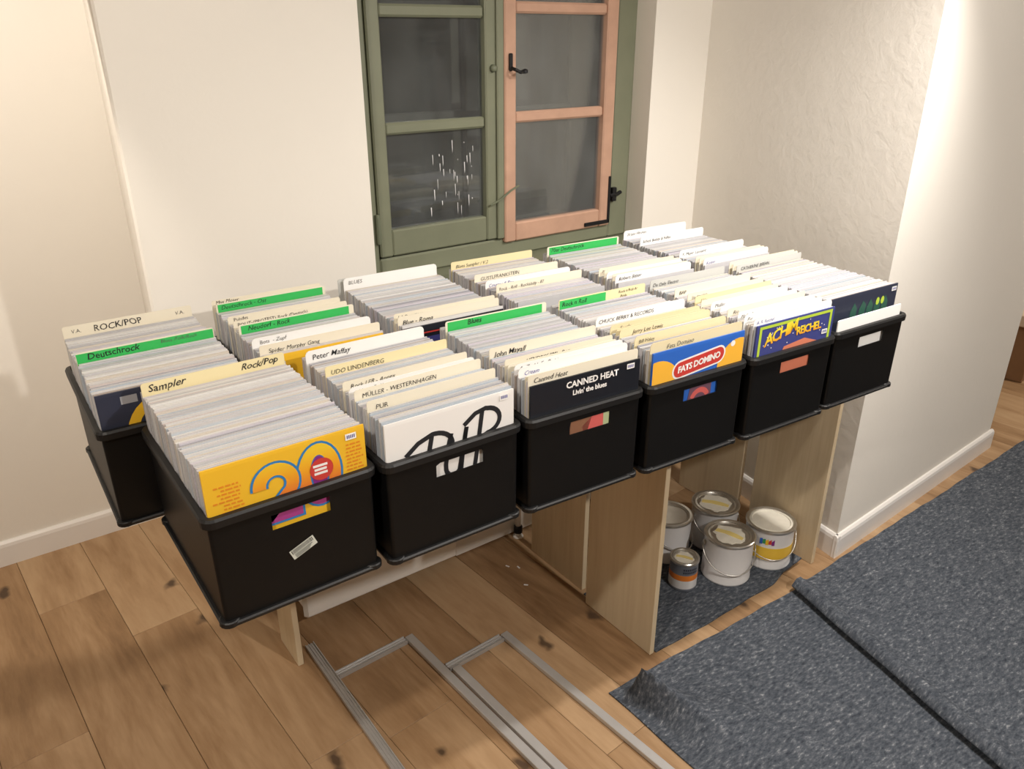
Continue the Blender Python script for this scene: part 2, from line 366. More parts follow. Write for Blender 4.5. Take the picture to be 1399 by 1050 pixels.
# ------------------------------------------------------------------ window
win = empty('window_1', (0, 0, 0)); tag(win, 'old double casement window, green with one salmon primed sash', kind='structure')
FY = 2.412
fx0, fx1, fz0, fz1 = 1.094, 2.375, 1.074, 2.405
fr = MB()
fr.bbox(fx0, 1.195, FY, FY + 0.09, fz0, fz1, 0.006); fr.bbox(2.258, fx1, FY, FY + 0.09, fz0, fz1, 0.006)
fr.bbox(1.195, 2.258, FY, FY + 0.09, fz0, 1.143, 0.006); fr.bbox(1.195, 2.258, FY, FY + 0.09, 2.306, fz1, 0.006)
fr.build('window_frame', GREENP, win)
MB().bbox(1.108, 2.353, 2.27, FY + 0.02, 1.040, 1.073, 0.008).build('window_sill', GREENP, win)
def sash(x0, x1, z0, z1, y, m, wl_, wr_, wb, name, muntins, mw):
    s = empty(name); s.parent = win
    MB().bbox(x0, x0 + wl_, y, y + 0.045, z0, z1, 0.005).build('stile', m, s)
    MB().bbox(x1 - wr_, x1, y, y + 0.045, z0, z1, 0.005).build('stile', m, s)
    MB().bbox(x0 + wl_, x1 - wr_, y + 0.002, y + 0.043, z0, z0 + wb, 0.005).build('bottom_rail', m, s)
    MB().bbox(x0 + wl_, x1 - wr_, y + 0.002, y + 0.043, z1 - 0.06, z1, 0.005).build('top_rail', m, s)
    zs = [z0 + wb]
    for mz in muntins:
        MB().bbox(x0 + wl_, x1 - wr_, y + 0.006, y + 0.04, mz - mw / 2, mz + mw / 2, 0.007).build('muntin', m, s); zs.append(mz)
    zs.append(z1 - 0.06)
    for a, b in zip(zs[:-1], zs[1:]):
        MB().box(x0 + wl_ - 0.004, x1 - wr_ + 0.004, y + 0.026, y + 0.029, a, b).build('pane', GLASS, s)
    return s
sl = sash(1.198, 1.713, 1.148, 2.304, FY - 0.004, GREENP, 0.049, 0.070, 0.09, 'green_sash', (1.571, 1.925), 0.038)
sr = sash(1.715, 2.247, 1.130, 2.304, FY - 0.018, PINKP, 0.051, 0.055, 0.070, 'salmon_sash', (1.581, 1.941), 0.038)
stz = MB(); rst = random.Random(21)
for k in range(34):
    xx = 1.40 + 0.21 * rst.random() ** 0.7; zz = 1.27 + 0.25 * rst.random(); ln = rst.uniform(0.004, 0.045); ww = rst.uniform(0.0015, 0.004)
    if zz - ln < 1.245: continue
    stz.add([(xx, 0, zz), (xx + ww * 0.5, 0, zz - ln), (xx + ww, 0, zz - ln * 0.7), (xx + ww, 0, zz)], [(0, 1, 2, 3)])
stz.build('paint_streaks', CANW, sl, False, (0, FY + 0.0205, 0))['kind'] = 'stuff'
MB().bbox(1.684, 1.714, FY - 0.016, FY - 0.0045, 1.148, 2.304, 0.004).build('cover_strip', GREENP, sl)
# ironwork
ir = MB(); ir.bbox(1.730, 1.743, FY - 0.030, FY - 0.018, 1.738, 1.796, 0.003); ir.tube([(1.736, FY - 0.03, 1.748), (1.736, FY - 0.055, 1.743), (1.751, FY - 0.062, 1.735), (1.772, FY - 0.06, 1.741)], 0.006, 8); ir.lathe([(0.004, 0), (0.011, 0.003), (0.011, 0.012), (0.004, 0.016)], 12, (1.772, FY - 0.058, 1.730))
ir.build('window_catch', IRON, win)
kn = MB(); kn.lathe([(0.013, 0), (0.012, 0.012), (0.006, 0.018)], 14); o = kn.build('knob', GREEND, win, True, (1.672, FY - 0.004, 1.748), (R(90), 0, 0))
hk = MB(); hk.bbox(2.231, 2.243, FY - 0.024, FY - 0.017, 1.143, 1.33, 0.002); hk.bbox(2.109, 2.243, FY - 0.024, FY - 0.017, 1.140, 1.155, 0.002)
hk.tube([(2.243, FY - 0.02, 1.249), (2.263, FY - 0.02, 1.254), (2.29, FY - 0.012, 1.251), (2.311, FY - 0.008, 1.257)], 0.008, 8); hk.bbox(2.257, 2.279, FY - 0.022, FY - 0.004, 1.225, 1.281, 0.003)
hk.build('corner_iron', IRON, win)
wr = MB(); wr.tube([(1.769, FY - 0.03, 1.342), (1.732, FY - 0.03, 1.327), (1.684, FY - 0.028, 1.297), (1.647, FY - 0.02, 1.281)], 0.004, 6); wr.build('wire_hook', GREEND, win)
for z in (1.20, 1.99): MB().lathe([(0.008, 0), (0.009, 0.01), (0.009, 0.09), (0.008, 0.10)], 10, (1.192, FY - 0.006, z)).build('hinge', GREEND, win)
# outer casement some way behind the inner one
oc = empty('outer_casement'); oc.parent = win
ob = MB(); oy = 2.63
ob.bbox(1.11, 1.24, oy, oy + 0.04, 1.07, 2.40, 0.004); ob.bbox(2.22, 2.37, oy, oy + 0.04, 1.07, 2.40, 0.004); ob.bbox(1.70, 1.80, oy, oy + 0.04, 1.07, 2.40, 0.004)
for z in (1.07, 1.56, 1.93, 2.32): ob.bbox(1.24, 2.22, oy, oy + 0.04, z, z + (0.09 if z == 1.07 else 0.035), 0.004)
ob.build('outer_frame', mat('weathered_paint', (0.16, 0.16, 0.15), 0.6, noise=(12, 0.2)), oc)
MB().box(1.24, 2.22, oy + 0.02, oy + 0.024, 1.16, 2.32).build('outer_pane', GLASS, oc)
MB().bbox(2.29, 2.33, FY + 0.092, oy - 0.002, 1.075, 2.39, 0.003).build('reveal_lining', mat('blue_green_paint', (0.16, 0.23, 0.23), 0.5, noise=(8, 0.1)), oc)
MB().bbox(1.12, 2.285, FY + 0.092, oy - 0.002, 1.06, 1.08, 0.003).build('inner_sill', mat('old_white_paint', (0.45, 0.46, 0.46), 0.5, noise=(15, 0.2)), oc)
tag(MB().box(0.2, 3.0, 3.5, 3.52, 0.3, 3.2).build('wall_opposite', mat('night_facade', (0.05, 0.05, 0.05), 0.9, noise=(4, 0.3))), 'dark facade outside the window', kind='structure')

# ------------------------------------------------------------------ radiator and pipe under the window
rd = empty('radiator', (0.665, 2.15, 0)); tag(rd, 'low white panel radiator on the wall under the window', 'radiator')
MB().bbox(0, 0.605, -0.065, -0.040, 0.058, 0.60, 0.012).build('front_panel', RADI, rd)
MB().bbox(0.012, 0.593, -0.035, 0.06, 0.075, 0.585, 0.004).build('back_panel', RADI, rd)
for x in (0.10, 0.5): MB().bbox(x, x + 0.03, 0.062, 0.148, 0.2, 0.55, 0.003).build('bracket', RADI, rd)
pc = MB().bbox(1.30, 2.640, 2.150, 2.298, 0.006, 0.16, 0.004).build('trim_1', RADI); tag(pc, 'white pipe casing along the foot of the window wall', kind='structure')
pv = empty('heating_pipe', (1.56, 2.125, 0)); tag(pv, 'short white heating pipe with dark valve at skirting', 'pipe')
MB().tube([(0.02, 0, 0.0), (0.02, 0, 0.30), (0.0, 0.0, 0.36), (-0.27, 0.0, 0.40)], 0.012, 10).build('pipe', RADI, pv, True)
MB().lathe([(0.012, 0.0), (0.018, 0.004), (0.018, 0.03), (0.012, 0.036)], 12, (0.02, 0, 0.018)).build('valve', IRON, pv, True)
MB().lathe([(0.022, 0.0), (0.022, 0.004), (0.013, 0.008)], 14, (0.02, 0, 0.0)).build('floor_collar', RADI, pv, True)

# ------------------------------------------------------------------ table of pine boards
ZB = 0.862; ZR = 1.098
tb = empty('trestle_table', (1.35, 1.7, 0)); tag(tb, 'raw pine board table carrying all twelve record crates', 'table')
inv = Matrix.Translation((-1.35, -1.7, 0))
def tpart(name, x0, x1, y0, y1, z0, z1, m=PINE):
    return MB().bbox(x0 - 1.35, x1 - 1.35, y0 - 1.7, y1 - 1.7, z0, z1, 0.0015).build(name, m, tb)
for k, (a, b) in enumerate(((1.30, 1.575), (1.578, 1.853), (1.856, 2.12))): tpart('top_board', 0.34, 2.42, a, b, ZB - 0.020, ZB - 0.001)
ztop = ZB - 0.0205
tpart('leg', 0.583, 0.602, 1.965, 2.115, 0.0005, ztop)
tpart('leg', 1.567, 1.586, 1.715, 2.02, 0.0005, ztop)
tpart('leg', 1.532, 1.551, 1.335, 1.655, 0.0005, ztop)
tpart('leg', 2.378, 2.397, 1.315, 1.62, 0.0005, ztop)
tpart('leg', 2.405, 2.424, 1.70, 2.02, 0.0005, ztop)

# ------------------------------------------------------------------ crates
W, D, H = 0.334, 0.450, ZR - ZB
def rrect(inset, r, n=4, front=()):
    """counter-clockwise rounded rectangle; extra points on the front edge"""
    x0, x1, y0, y1 = inset, W - inset, inset, D - inset; pts = []
    for cx, cy, a0 in ((x0 + r, y0 + r, 180), (x1 - r, y0 + r, 270), (x1 - r, y1 - r, 0), (x0 + r, y1 - r, 90)):
        for k in range(n + 1):
            a = R(a0 + 90 * k / n); pts.append((cx + r * math.cos(a), cy + r * math.sin(a)))
        if cy == y0 + r and cx == x0 + r: pts += [(fx, y0) for fx in front]
    return pts
def stack_loops(b, loops, skip=()):
    n = len(loops[0]); v = [p for l in loops for p in l]; f = []
    for i in range(len(loops) - 1):
        for k in range(n):
            if (i, k) in skip: continue
            f.append((i * n + k, i * n + (k + 1) % n, (i + 1) * n + (k + 1) % n, (i + 1) * n + k))
    return v, f, n
def crate_meshes():
    hx = (W * 0.36, W * 0.70); z_lo, z_hi = H - 0.066, H - 0.034; t = 0.002
    def lp(ins, z, r): return [(x, y, z) for x, y in rrect(ins, r, 4, hx)]
    taper = lambda z: 0.0115 - 0.0015 * z / H
    outer = [lp(taper(z), z, 0.007) for z in (0.0, z_lo, z_hi, H)]
    inner = [lp(taper(z) + t, z, 0.005) for z in (H, z_hi, z_lo, 0.016)]
    n = len(outer[0]); hk_ = 5                    # quad between the two extra front points
    v, f, n = stack_loops(None, outer + inner, {(1, hk_), (5, hk_)})
    f.append(tuple(range(n - 1, -1, -1))); f.append(tuple(range(7 * n, 8 * n)))
    a, c = n + hk_, 2 * n + hk_; ia, ic = 6 * n + hk_, 5 * n + hk_
    f += [(a, a + 1, ia + 1, ia), (c + 1, c, ic, ic + 1), (c, a, ia, ic), (a + 1, c + 1, ic + 1, ia + 1)]
    body = MB().add(v, f).mesh('body', BLACK)
    # rim: an outward flange with a turned-down lip
    prof = [(0.010, H - 0.020), (0.001, H - 0.018), (0.0, H - 0.004), (0.003, H + 0.001), (0.013, H + 0.001), (0.014, H - 0.004)]
    lo = [[(x, y, z) for x, y in rrect(i, max(0.005, 0.022 - i * 1.1), 4)] for i, z in prof]
    v, f, n = stack_loops(None, lo); rim = MB().add(v, f).mesh('rim', BLACKR)
    prof = [(0.013, 0.002), (0.004, 0.002), (0.003, 0.008), (0.006, 0.011), (0.0125, 0.011)]
    lo = [[(x, y, z) for x, y in rrect(i, max(0.005, 0.022 - i * 1.1), 4)] for i, z in prof]
    v, f, n = stack_loops(None, lo); lip = MB().add(v, f).mesh('base_lip', BLACKR)
    foot = MB().lathe([(0.016, 0.0), (0.0195, 0.002), (0.0195, 0.011), (0.017, 0.013)], 16).mesh('foot', BLACKR)
    rib = MB().bbox(-0.008, 0.0, -0.004, 0.004, 0.014, H - 0.022, 0.0015).mesh('corner_rib', BLACKR)
    return body, rim, lip, foot, rib
CM = crate_meshes()
def make_crate(x, y, rot, label):
    c = empty('record_crate', (x, y, ZB), R(rot)); tag(c, label, 'crate', 'black plastic record crates on the pine table')
    link('body', CM[0], c); link('rim', CM[1], c); link('base_lip', CM[2], c)
    for fx in (0.0215, W - 0.0215):
        for fy in (0.0215, D - 0.0215): link('foot', CM[3], c, (fx, fy, 0.0002))
    return c

# crate: key -> (x, y, rotation, phrase that names the crate, label)
CR = {
 'F1': (0.232, 1.212, 0.0, 'the yellow-cover crate', 'black plastic crate showing a yellow record cover with a giant number'),
 'F2': (0.570, 1.199, -1.0, 'the script-cover crate', 'black plastic crate showing a white record cover with huge black script'),
 'F3': (0.908, 1.188, -4.0, 'the black-cover crate', 'black plastic crate showing a black record cover with white capitals'),
 'F4': (1.246, 1.158, -4.0, 'the blue-cover crate', 'black plastic crate showing a blue and yellow record cover with red oval'),
 'F5': (1.586, 1.128, -4.0, 'the lime-cover crate', 'black plastic crate showing a lime-framed record cover with yellow capitals'),
 'F6': (1.927, 1.112, -3.5, 'the table-end crate', 'black plastic crate at the table end beside the white wall stub'),
 'R1': (0.150, 1.672, -1.0, 'the navy-cover crate', 'black plastic crate by the recessed wall showing a navy cover with yellow ring'),
 'R2': (0.505, 1.672, -2.0, 'the crate behind the script cover', 'black plastic crate by the wall behind the crate with white script cover'),
 'R3': (0.860, 1.658, -3.0, 'the crate behind the black cover', 'black plastic crate below the window corner behind the crate with black cover'),
 'R4': (1.213, 1.640, -4.0, 'the crate behind the blue cover', 'black plastic crate under the green sash behind the crate with blue cover'),
 'R5': (1.568, 1.612, -4.5, 'the crate behind the lime cover', 'black plastic crate under the salmon sash behind the crate with lime-framed cover'),
 'R6': (1.925, 1.592, -3.5, 'the niche-corner crate', 'black plastic crate in the niche corner between window and wall stub'),
}
for k, (x, y, r, ph, lab) in CR.items(): make_crate(x, y, r, lab)
def to_world(key, lx, ly, lz):
    x, y, r, *_ = CR[key]; a = R(r)
    return Vector((x + lx * math.cos(a) - ly * math.sin(a), y + lx * math.sin(a) + ly * math.cos(a), ZB + lz))

# ------------------------------------------------------------------ cards and record sleeves
SW, SH, ST = 0.303, 0.302, 0.0050
def sleeve_mesh(m, name='record_sleeve'):
    """a filled sleeve: slightly bulged in the middle, pinched at the top opening"""
    a, t = SW / 2, ST / 2
    prof = [(-t * 0.55, 0.0), (-t, 0.03), (-t, SH - 0.006), (-t * 0.8, SH), (t * 0.8, SH), (t, SH - 0.006), (t, 0.03), (t * 0.55, 0.0)]
    n = len(prof); v = [(-a, y, z) for y, z in prof] + [(a, y, z) for y, z in prof]
    f = [tuple(range(n)), tuple(range(2 * n - 1, n - 1, -1))] + [(i, n + i, n + (i + 1) % n, (i + 1) % n) for i in range(n)]
    return MB().add(v, f[:]).mesh(name, m)
SLV = [((0.54, 0.53, 0.545), 6), ((0.60, 0.59, 0.59), 6), ((0.48, 0.475, 0.49), 5), ((0.55, 0.52, 0.575), 4), ((0.48, 0.52, 0.57), 3), ((0.60, 0.55, 0.49), 3), ((0.40, 0.34, 0.30), 1), ((0.56, 0.50, 0.49), 2), ((0.34, 0.34, 0.38), 1), ((0.42, 0.47, 0.53), 1), ((0.66, 0.65, 0.64), 4)]
TONE = ['light grey', 'off-white', 'grey', 'lilac', 'pale blue', 'beige', 'brown', 'rosy', 'slate', 'steel blue', 'white']
SLM = []; pool = []
for i, (c, wgt) in enumerate(SLV):
    SLM.append(mat('sleeve_tone_%s' % 'abcdefghijk'[i], c, 0.32, spec=0.5, noise=(40, 0.05))); pool += [i] * wgt
SLMESH = [sleeve_mesh(m) for m in SLM]
CT = 0.0012
CARD_ME = {}
def card_mesh(m, hgt, wdt, cut):
    key = (m.name, hgt, wdt, cut)
    if key not in CARD_ME:
        a = wdt / 2
        CARD_ME[key] = MB().plate([(-a, 0), (a, 0), (a, hgt - cut), (a - cut * 0.35, hgt - cut * 0.3), (a - cut, hgt), (-a + cut, hgt), (-a + cut * 0.35, hgt - cut * 0.3), (-a, hgt - cut)], -CT / 2, CT / 2).mesh('divider_card', m)
    return CARD_ME[key]
ORD = ['first', 'second', 'third', 'fourth', 'fifth', 'sixth', 'seventh', 'eighth', 'ninth', 'tenth', 'eleventh', 'twelfth', 'thirteenth', 'fourteenth']
CH = 0.322
# card entries: (depth from the crate front, material, colour word, [(text, x, drop below top, size, ink, shear, bold)], tape or None, extra height, extra word, x offset)
C_, Y_, W_, G_, T_ = CARD, CARDY, CARDW, CARDG, CARDT
CARDS = {
 'F1': [(0.418, Y_, 'yellow', [('Sampler', 0.012, 0.021, 0.026, INK, 0.25, 0.0004), ('Rock/Pop', 0.205, 0.020, 0.024, INK, 0.3, 0.0004)], None, 0.004, 'lettered Sampler', 0)],
 'F2': [(0.090, C_, 'cream', [('PUR', 0.018, 0.020, 0.017, INKG, 0.1, 0)], None, 0.0, '', 0),
        (0.148, C_, 'cream', [('MÜLLER - WESTERNHAGEN', 0.016, 0.019, 0.016, INK, 0.15, 0)], None, 0.002, '', 0),
        (0.170, W_, 'off-white', [('Heinz R. Kunze', 0.02, 0.016, 0.015, INKG, 0.25, 0)], None, 0.0, '', -0.002),
        (0.205, C_, 'cream', [('Rock LFB - Annex', 0.016, 0.018, 0.016, INK, 0.3, 0)], None, 0.0, '', 0),
        (0.295, Y_, 'pale yellow', [('UDO LINDENBERG', 0.012, 0.020, 0.017, INK, 0.1, 0)], None, 0.003, '', 0),
        (0.402, W_, 'white', [('Peter Maffay', 0.014, 0.022, 0.021, INK, 0.2, 0.0002)], None, 0.004, '', -0.002)],
 'F3': [(0.024, C_, 'cream', [('Canned Heat', 0.012, 0.019, 0.019, INK, 0.3, 0)], None, -0.004, '', 0),
        (0.040, C_, 'cream', [], None, -0.012, 'unlettered', 0.003),
        (0.062, W_, 'white', [('Cream', 0.014, 0.019, 0.016, INKB, 0.3, 0)], None, 0.0, '', 0),
        (0.082, W_, 'white', [('A. Z.  U. F.  Robin', 0.012, 0.016, 0.017, INKG, 0.2, 0)], None, 0.0, '', 0.002),
        (0.100, C_, 'cream', [], None, -0.004, 'unlettered', -0.003),
        (0.118, C_, 'cream', [('HENDRIX JIMI - Rory', 0.055, 0.018, 0.016, INK, 0.15, 0)], None, 0.0, '', 0),
        (0.185, C_, 'cream', [('John Mayall', 0.012, 0.023, 0.021, INK, 0.3, 0.0003)], None, 0.004, '', 0),
        (0.400, C_, 'green-taped', [('Blues', 0.062, 0.018, 0.022, INK, 0.1, 0.0007)], (0.006, 0.290), 0.004, 'lettered Blues', 0)],
 'F4': [(0.028, T_, 'buff', [('Fats Domino', 0.050, 0.022, 0.019, INKG, 0.25, 0)], None, 0.0, '', 0),
        (0.082, T_, 'buff', [('Bill Haley', 0.012, 0.018, 0.015, INK, 0.1, 0)], None, 0.0, '', -0.002),
        (0.140, T_, 'buff', [('Jerry Lee Lewis', 0.040, 0.018, 0.018, INK, 0.2, 0)], None, 0.0, '', 0),
        (0.158, T_, 'buff', [], None, -0.004, 'unlettered', 0.003),
        (0.176, T_, 'buff', [('Everly', 0.030, 0.016, 0.016, INKG, 0.25, 0)], None, 0.0, '', -0.001),
        (0.235, W_, 'white', [('CHUCK BERRY & RECORDS', 0.008, 0.019, 0.017, INK, 0.1, 0)], None, 0.003, '', 0),
        (0.398, Y_, 'half green-taped', [('Rock n Roll', 0.010, 0.020, 0.020, INK, 0.15, 0.0002), ('Rock n Roll-Ar', 0.205, 0.014, 0.013, INK, 0.15, 0), ('Ande', 0.212, 0.027, 0.013, INK, 0.15, 0)], (0.003, 0.160), 0.004, 'lettered Rock n Roll', 0)],
 'F5': [(0.030, W_, 'white', [('A. R. Reichel', 0.010, 0.018, 0.014, INKB, 0.25, 0)], None, 0.0, '', 0),
        (0.060, W_, 'white', [('Pur', 0.012, 0.016, 0.015, INKG, 0.2, 0)], None, 0.0, '', -0.003),
        (0.088, W_, 'white', [('Maffay 7', 0.012, 0.017, 0.015, INKG, 0.2, 0)], None, -0.002, '', 0.004),
        (0.118, C_, 'cream', [('Rio', 0.020, 0.018, 0.017, INKG, 0.2, 0)], None, 0.001, '', -0.002),
        (0.150, W_, 'white', [], None, -0.003, 'unlettered', 0.004),
        (0.180, W_, 'white', [('Müller', 0.014, 0.016, 0.017, INKG, 0.2, 0)], None, 0.0, '', 0),
        (0.212, C_, 'cream', [], None, -0.002, 'unlettered', -0.004),
        (0.240, Y_, 'pale yellow', [('Udo', 0.020, 0.018, 0.016, INKG, 0.2, 0)], None, 0.0, '', 0),
        (0.272, C_, 'cream', [('Stadtpolitik', 0.014, 0.018, 0.015, INKG, 0.2, 0)], None, 0.0, '', 0.003),
        (0.320, C_, 'cream', [('BAP', 0.016, 0.021, 0.017, INK, 0.15, 0)], None, 0.003, '', 0),
        (0.422, G_, 'grey', [('Du Only Electro', 0.010, 0.021, 0.017, INK, 0.2, 0)], None, 0.0, '', -0.002)],
 'F6': [(0.398, G_, 'grey-beige', [('CATHERINE BREAN', 0.018, 0.019, 0.017, INK, 0.1, 0)], None, 0.0, '', 0),
        (0.412, C_, 'cream', [], None, 0.002, 'unlettered', -0.002),
        (0.424, C_, 'cream', [], None, 0.004, 'unlettered', -0.005)],
 'R1': [(0.222, C_, 'green-taped', [('Deutschrock', 0.022, 0.019, 0.024, INK, 0.15, 0.0006), ('Blues /Folk/Rock', 0.180, 0.014, 0.014, INKG, 0.2, 0)], (0.001, 0.302), 0.004, 'lettered Deutschrock', 0),
        (0.424, C_, 'cream', [('V.A.', 0.018, 0.019, 0.015, INKG, 0.1, 0), ('ROCK/POP', 0.068, 0.023, 0.026, INK, 0.0, 0.0002), ('V.A.', 0.262, 0.019, 0.015, INKG, 0.1, 0)], None, 0.006, 'lettered ROCK/POP', 0)],
 'R2': [(0.035, C_, 'cream', [('Spider Murphy Gang', 0.020, 0.021, 0.017, INK, 0.2, 0)], None, 0.0, '', 0),
        (0.085, W_, 'white', [('Bots  - Zupf', 0.018, 0.016, 0.015, INKG, 0.2, 0)], None, 0.002, '', -0.002),
        (0.195, C_, 'green-taped', [('Neudorf - Rock', 0.022, 0.017, 0.019, INK, 0.2, 0.0002)], (0.006, 0.290), 0.003, 'lettered Neudorf', 0),
        (0.240, C_, 'cream', [('POLIT-(PROTEST) Rock (Deutsch)', 0.010, 0.015, 0.0145, INK, 0.1, 0)], None, 0.0, '', 0),
        (0.282, C_, 'cream', [('Puhdys', 0.014, 0.014, 0.015, INKG, 0.1, 0)], None, 0.0, '', -0.002),
        (0.395, C_, 'green-taped', [('Deutschrock - Ost', 0.012, 0.017, 0.018, INK, 0.2, 0)], (0.004, 0.296), 0.003, 'lettered Deutschrock - Ost', 0),
        (0.412, C_, 'cream', [('Max Moser', 0.010, 0.010, 0.015, INK, 0.25, 0)], None, 0.008, '', -0.006)],
 'R3': [(0.040, C_, 'cream', [('Blue - Roma', 0.012, 0.023, 0.020, INK, 0.25, 0.0002)], None, 0.0, '', 0),
        (0.058, C_, 'cream', [('J. J. Bonamassa', 0.010, 0.015, 0.015, INKG, 0.2, 0)], None, 0.003, '', -0.002),
        (0.400, W_, 'white', [('BLUES', 0.014, 0.020, 0.018, INKG, 0.1, 0)], None, 0.012, 'lettered BLUES', 0),
        (0.414, G_, 'grey', [], None, 0.008, 'unlettered', -0.012)],
 'R4': [(0.135, C_, 'cream', [('Rock - Roll - Rockabilly - 87', 0.008, 0.020, 0.0155, INKG, 0.2, 0)], None, 0.003, '', 0),
        (0.190, W_, 'white', [('Country & Pop', 0.010, 0.020, 0.016, INKB, 0.2, 0)], None, 0.0, '', -0.004),
        (0.262, C_, 'cream', [('GUSTLFRANKSTEIN', 0.020, 0.021, 0.018, INKG, 0.1, 0)], None, 0.0, '', 0),
        (0.410, Y_, 'pale yellow', [('Blues Sampler / V.2', 0.016, 0.021, 0.017, INKG, 0.2, 0)], None, 0.004, '', 0)],
 'R5': [(0.040, W_, 'white', [('Robert Bitter', 0.012, 0.019, 0.018, INK, 0.25, 0)], None, 0.0, '', 0),
        (0.058, C_, 'cream', [], None, -0.002, 'unlettered', 0.003),
        (0.078, W_, 'white', [], None, 0.0, 'unlettered', -0.003),
        (0.096, C_, 'cream', [], None, 0.0, 'unlettered', 0.001),
        (0.116, C_, 'cream', [('Philipp', 0.012, 0.016, 0.015, INKG, 0.2, 0)], None, 0.002, '', -0.004),
        (0.405, C_, 'green-taped', [('70er Deutschrock', 0.014, 0.020, 0.021, INK, 0.2, 0.0003)], (0.008, 0.296), 0.006, 'lettered 70er Deutschrock', 0)],
 'R6': [(0.030, W_, 'white', [('Kosten', 0.012, 0.020, 0.016, INKB, 0.2, 0)], None, 0.0, '', 0),
        (0.045, C_, 'cream', [], None, 0.0, 'unlettered', -0.003),
        (0.060, C_, 'cream', [], None, 0.0, 'unlettered', -0.005),
        (0.140, W_, 'white', [('X. Mayer Leonard', 0.010, 0.020, 0.017, INK, 0.25, 0)], None, 0.003, '', 0),
        (0.335, W_, 'white', [('Schick Buddy & Fallen', 0.010, 0.022, 0.017, INK, 0.25, 0)], None, 0.008, '', 0),
        (0.425, W_, 'white', [('20 Jahr-Hit-Hits', 0.014, 0.020, 0.016, INKG, 0.2, 0)], None, 0.012, '', 0)],
}
FIRST = {'F1': 0.021, 'F2': 0.022, 'F3': 0.0165, 'F4': 0.0185, 'F5': 0.0185, 'F6': 0.048, 'R1': 0.018, 'R2': 0.0175, 'R3': 0.0175, 'R4': 0.018, 'R5': 0.018, 'R6': 0.018}
rc = random.Random(11)
records = []                                    # (key, section, world position, rz, tone)
Z0 = 0.0165
for key, cards in CARDS.items():
    x, y, rot, phrase, lab = CR[key]; rz = R(rot); mid = W / 2
    for i, (ly, m, colw, texts, tape, extra, word, dx) in enumerate(cards):
        hgt = CH + extra; wdt = 0.304
        o = link('divider_card', card_mesh(m, hgt, wdt, 0.009 if m in (CARDW, CARDT) else 0.005), None, to_world(key, mid + dx, ly, Z0), (0, 0, rz + R(rc.uniform(-0.1, 0.1))))
        desc = colw + ' card' + (' ' + word if word else '')
        tag(o, '%s, %s from the front in %s' % (desc, ORD[i], phrase), 'divider card', 'handwritten divider cards in the record crates')
        a = wdt / 2
        if tape:
            MB().box(tape[0] - a, tape[1] - a, -CT / 2 - 0.0006, -CT / 2 - 0.0001, hgt - 0.031, hgt - 0.003).build('tape_strip', TAPE, o)
        for (s, tx, dz, size, ink, shear, bold) in texts:
            text(o, s, tx - a, -CT / 2 - 0.0011, hgt - dz, size * 0.88, ink, shear, bold * 0.45 - 0.00006, 1.0, 'LEFT', 0.065, 'handwriting', -R(rc.uniform(-0.3, 1.0)))
    # sleeves between the cards
    lys = [c[0] for c in cards]; marks = sorted(lys)
    ly = FIRST[key] + 0.0062
    while ly < D - 0.0165:
        near = [q for q in marks if abs(q - ly) < 0.0037]
        if near: ly = max(near) + 0.0038; continue
        sec = sum(1 for q in marks if q < ly)
        records.append((key, sec, ly, rc.choice(pool), rc.uniform(-0.003, 0.003), rc.uniform(-0.004, 0.0), rc.uniform(-0.06, 0.06)))
        ly += rc.uniform(0.0056, 0.0062) if key[0] == 'F' else rc.uniform(0.0058, 0.0068)
camv = Vector((0, 0, CAM_H))
records.sort(key=lambda r: (to_world(r[0], W / 2, r[2], 0.3) - camv).length)
near, far = records[:286], records[286:]
for key, sec, ly, tone, dx, dz, tw in near:
    o = link('record_sleeve', SLMESH[tone], None, to_world(key, W / 2 + dx, ly, Z0), (0, 0, R(CR[key][2] + tw)))
    if dz < -0.0022: o.scale = (1, 1, 0.991)
    n = len(CARDS[key])
    lab = ('%s record sleeve behind the %s card in %s' % (TONE[tone], ORD[sec - 1], CR[key][3])) if sec else ('%s record sleeve before the first card in %s' % (TONE[tone], CR[key][3]))
    tag(o, lab, 'record', lab.replace('record sleeve', 'record sleeves'))
fb = MB()
a, t = SW / 2, ST / 2
prof = [(-t * 0.55, 0.0), (-t, 0.03), (-t, SH - 0.006), (-t * 0.8, SH), (t * 0.8, SH), (t, SH - 0.006), (t, 0.03), (t * 0.55, 0.0)]
for key, sec, ly, tone, dx, dz, tw in far:
    ang = R(CR[key][2] + tw); p = to_world(key, W / 2 + dx, ly, Z0); ca, sa = math.cos(ang), math.sin(ang); sc = 0.991 if dz < -0.0022 else 1.0
    n = len(prof); v = []
    for sx in (-a, a):
        for yy, zz in prof: v.append((p.x + sx * ca - yy * sa, p.y + sx * sa + yy * ca, p.z + zz * sc))
    fb.add(v, [tuple(range(n)), tuple(range(2 * n - 1, n - 1, -1))] + [(i, n + i, n + (i + 1) % n, (i + 1) % n) for i in range(n)], tone)
tag(fb.build('packed_record_sleeves', SLM), 'rows of pale record sleeves packed edge-on in the crates further off', 'records', kind='stuff')

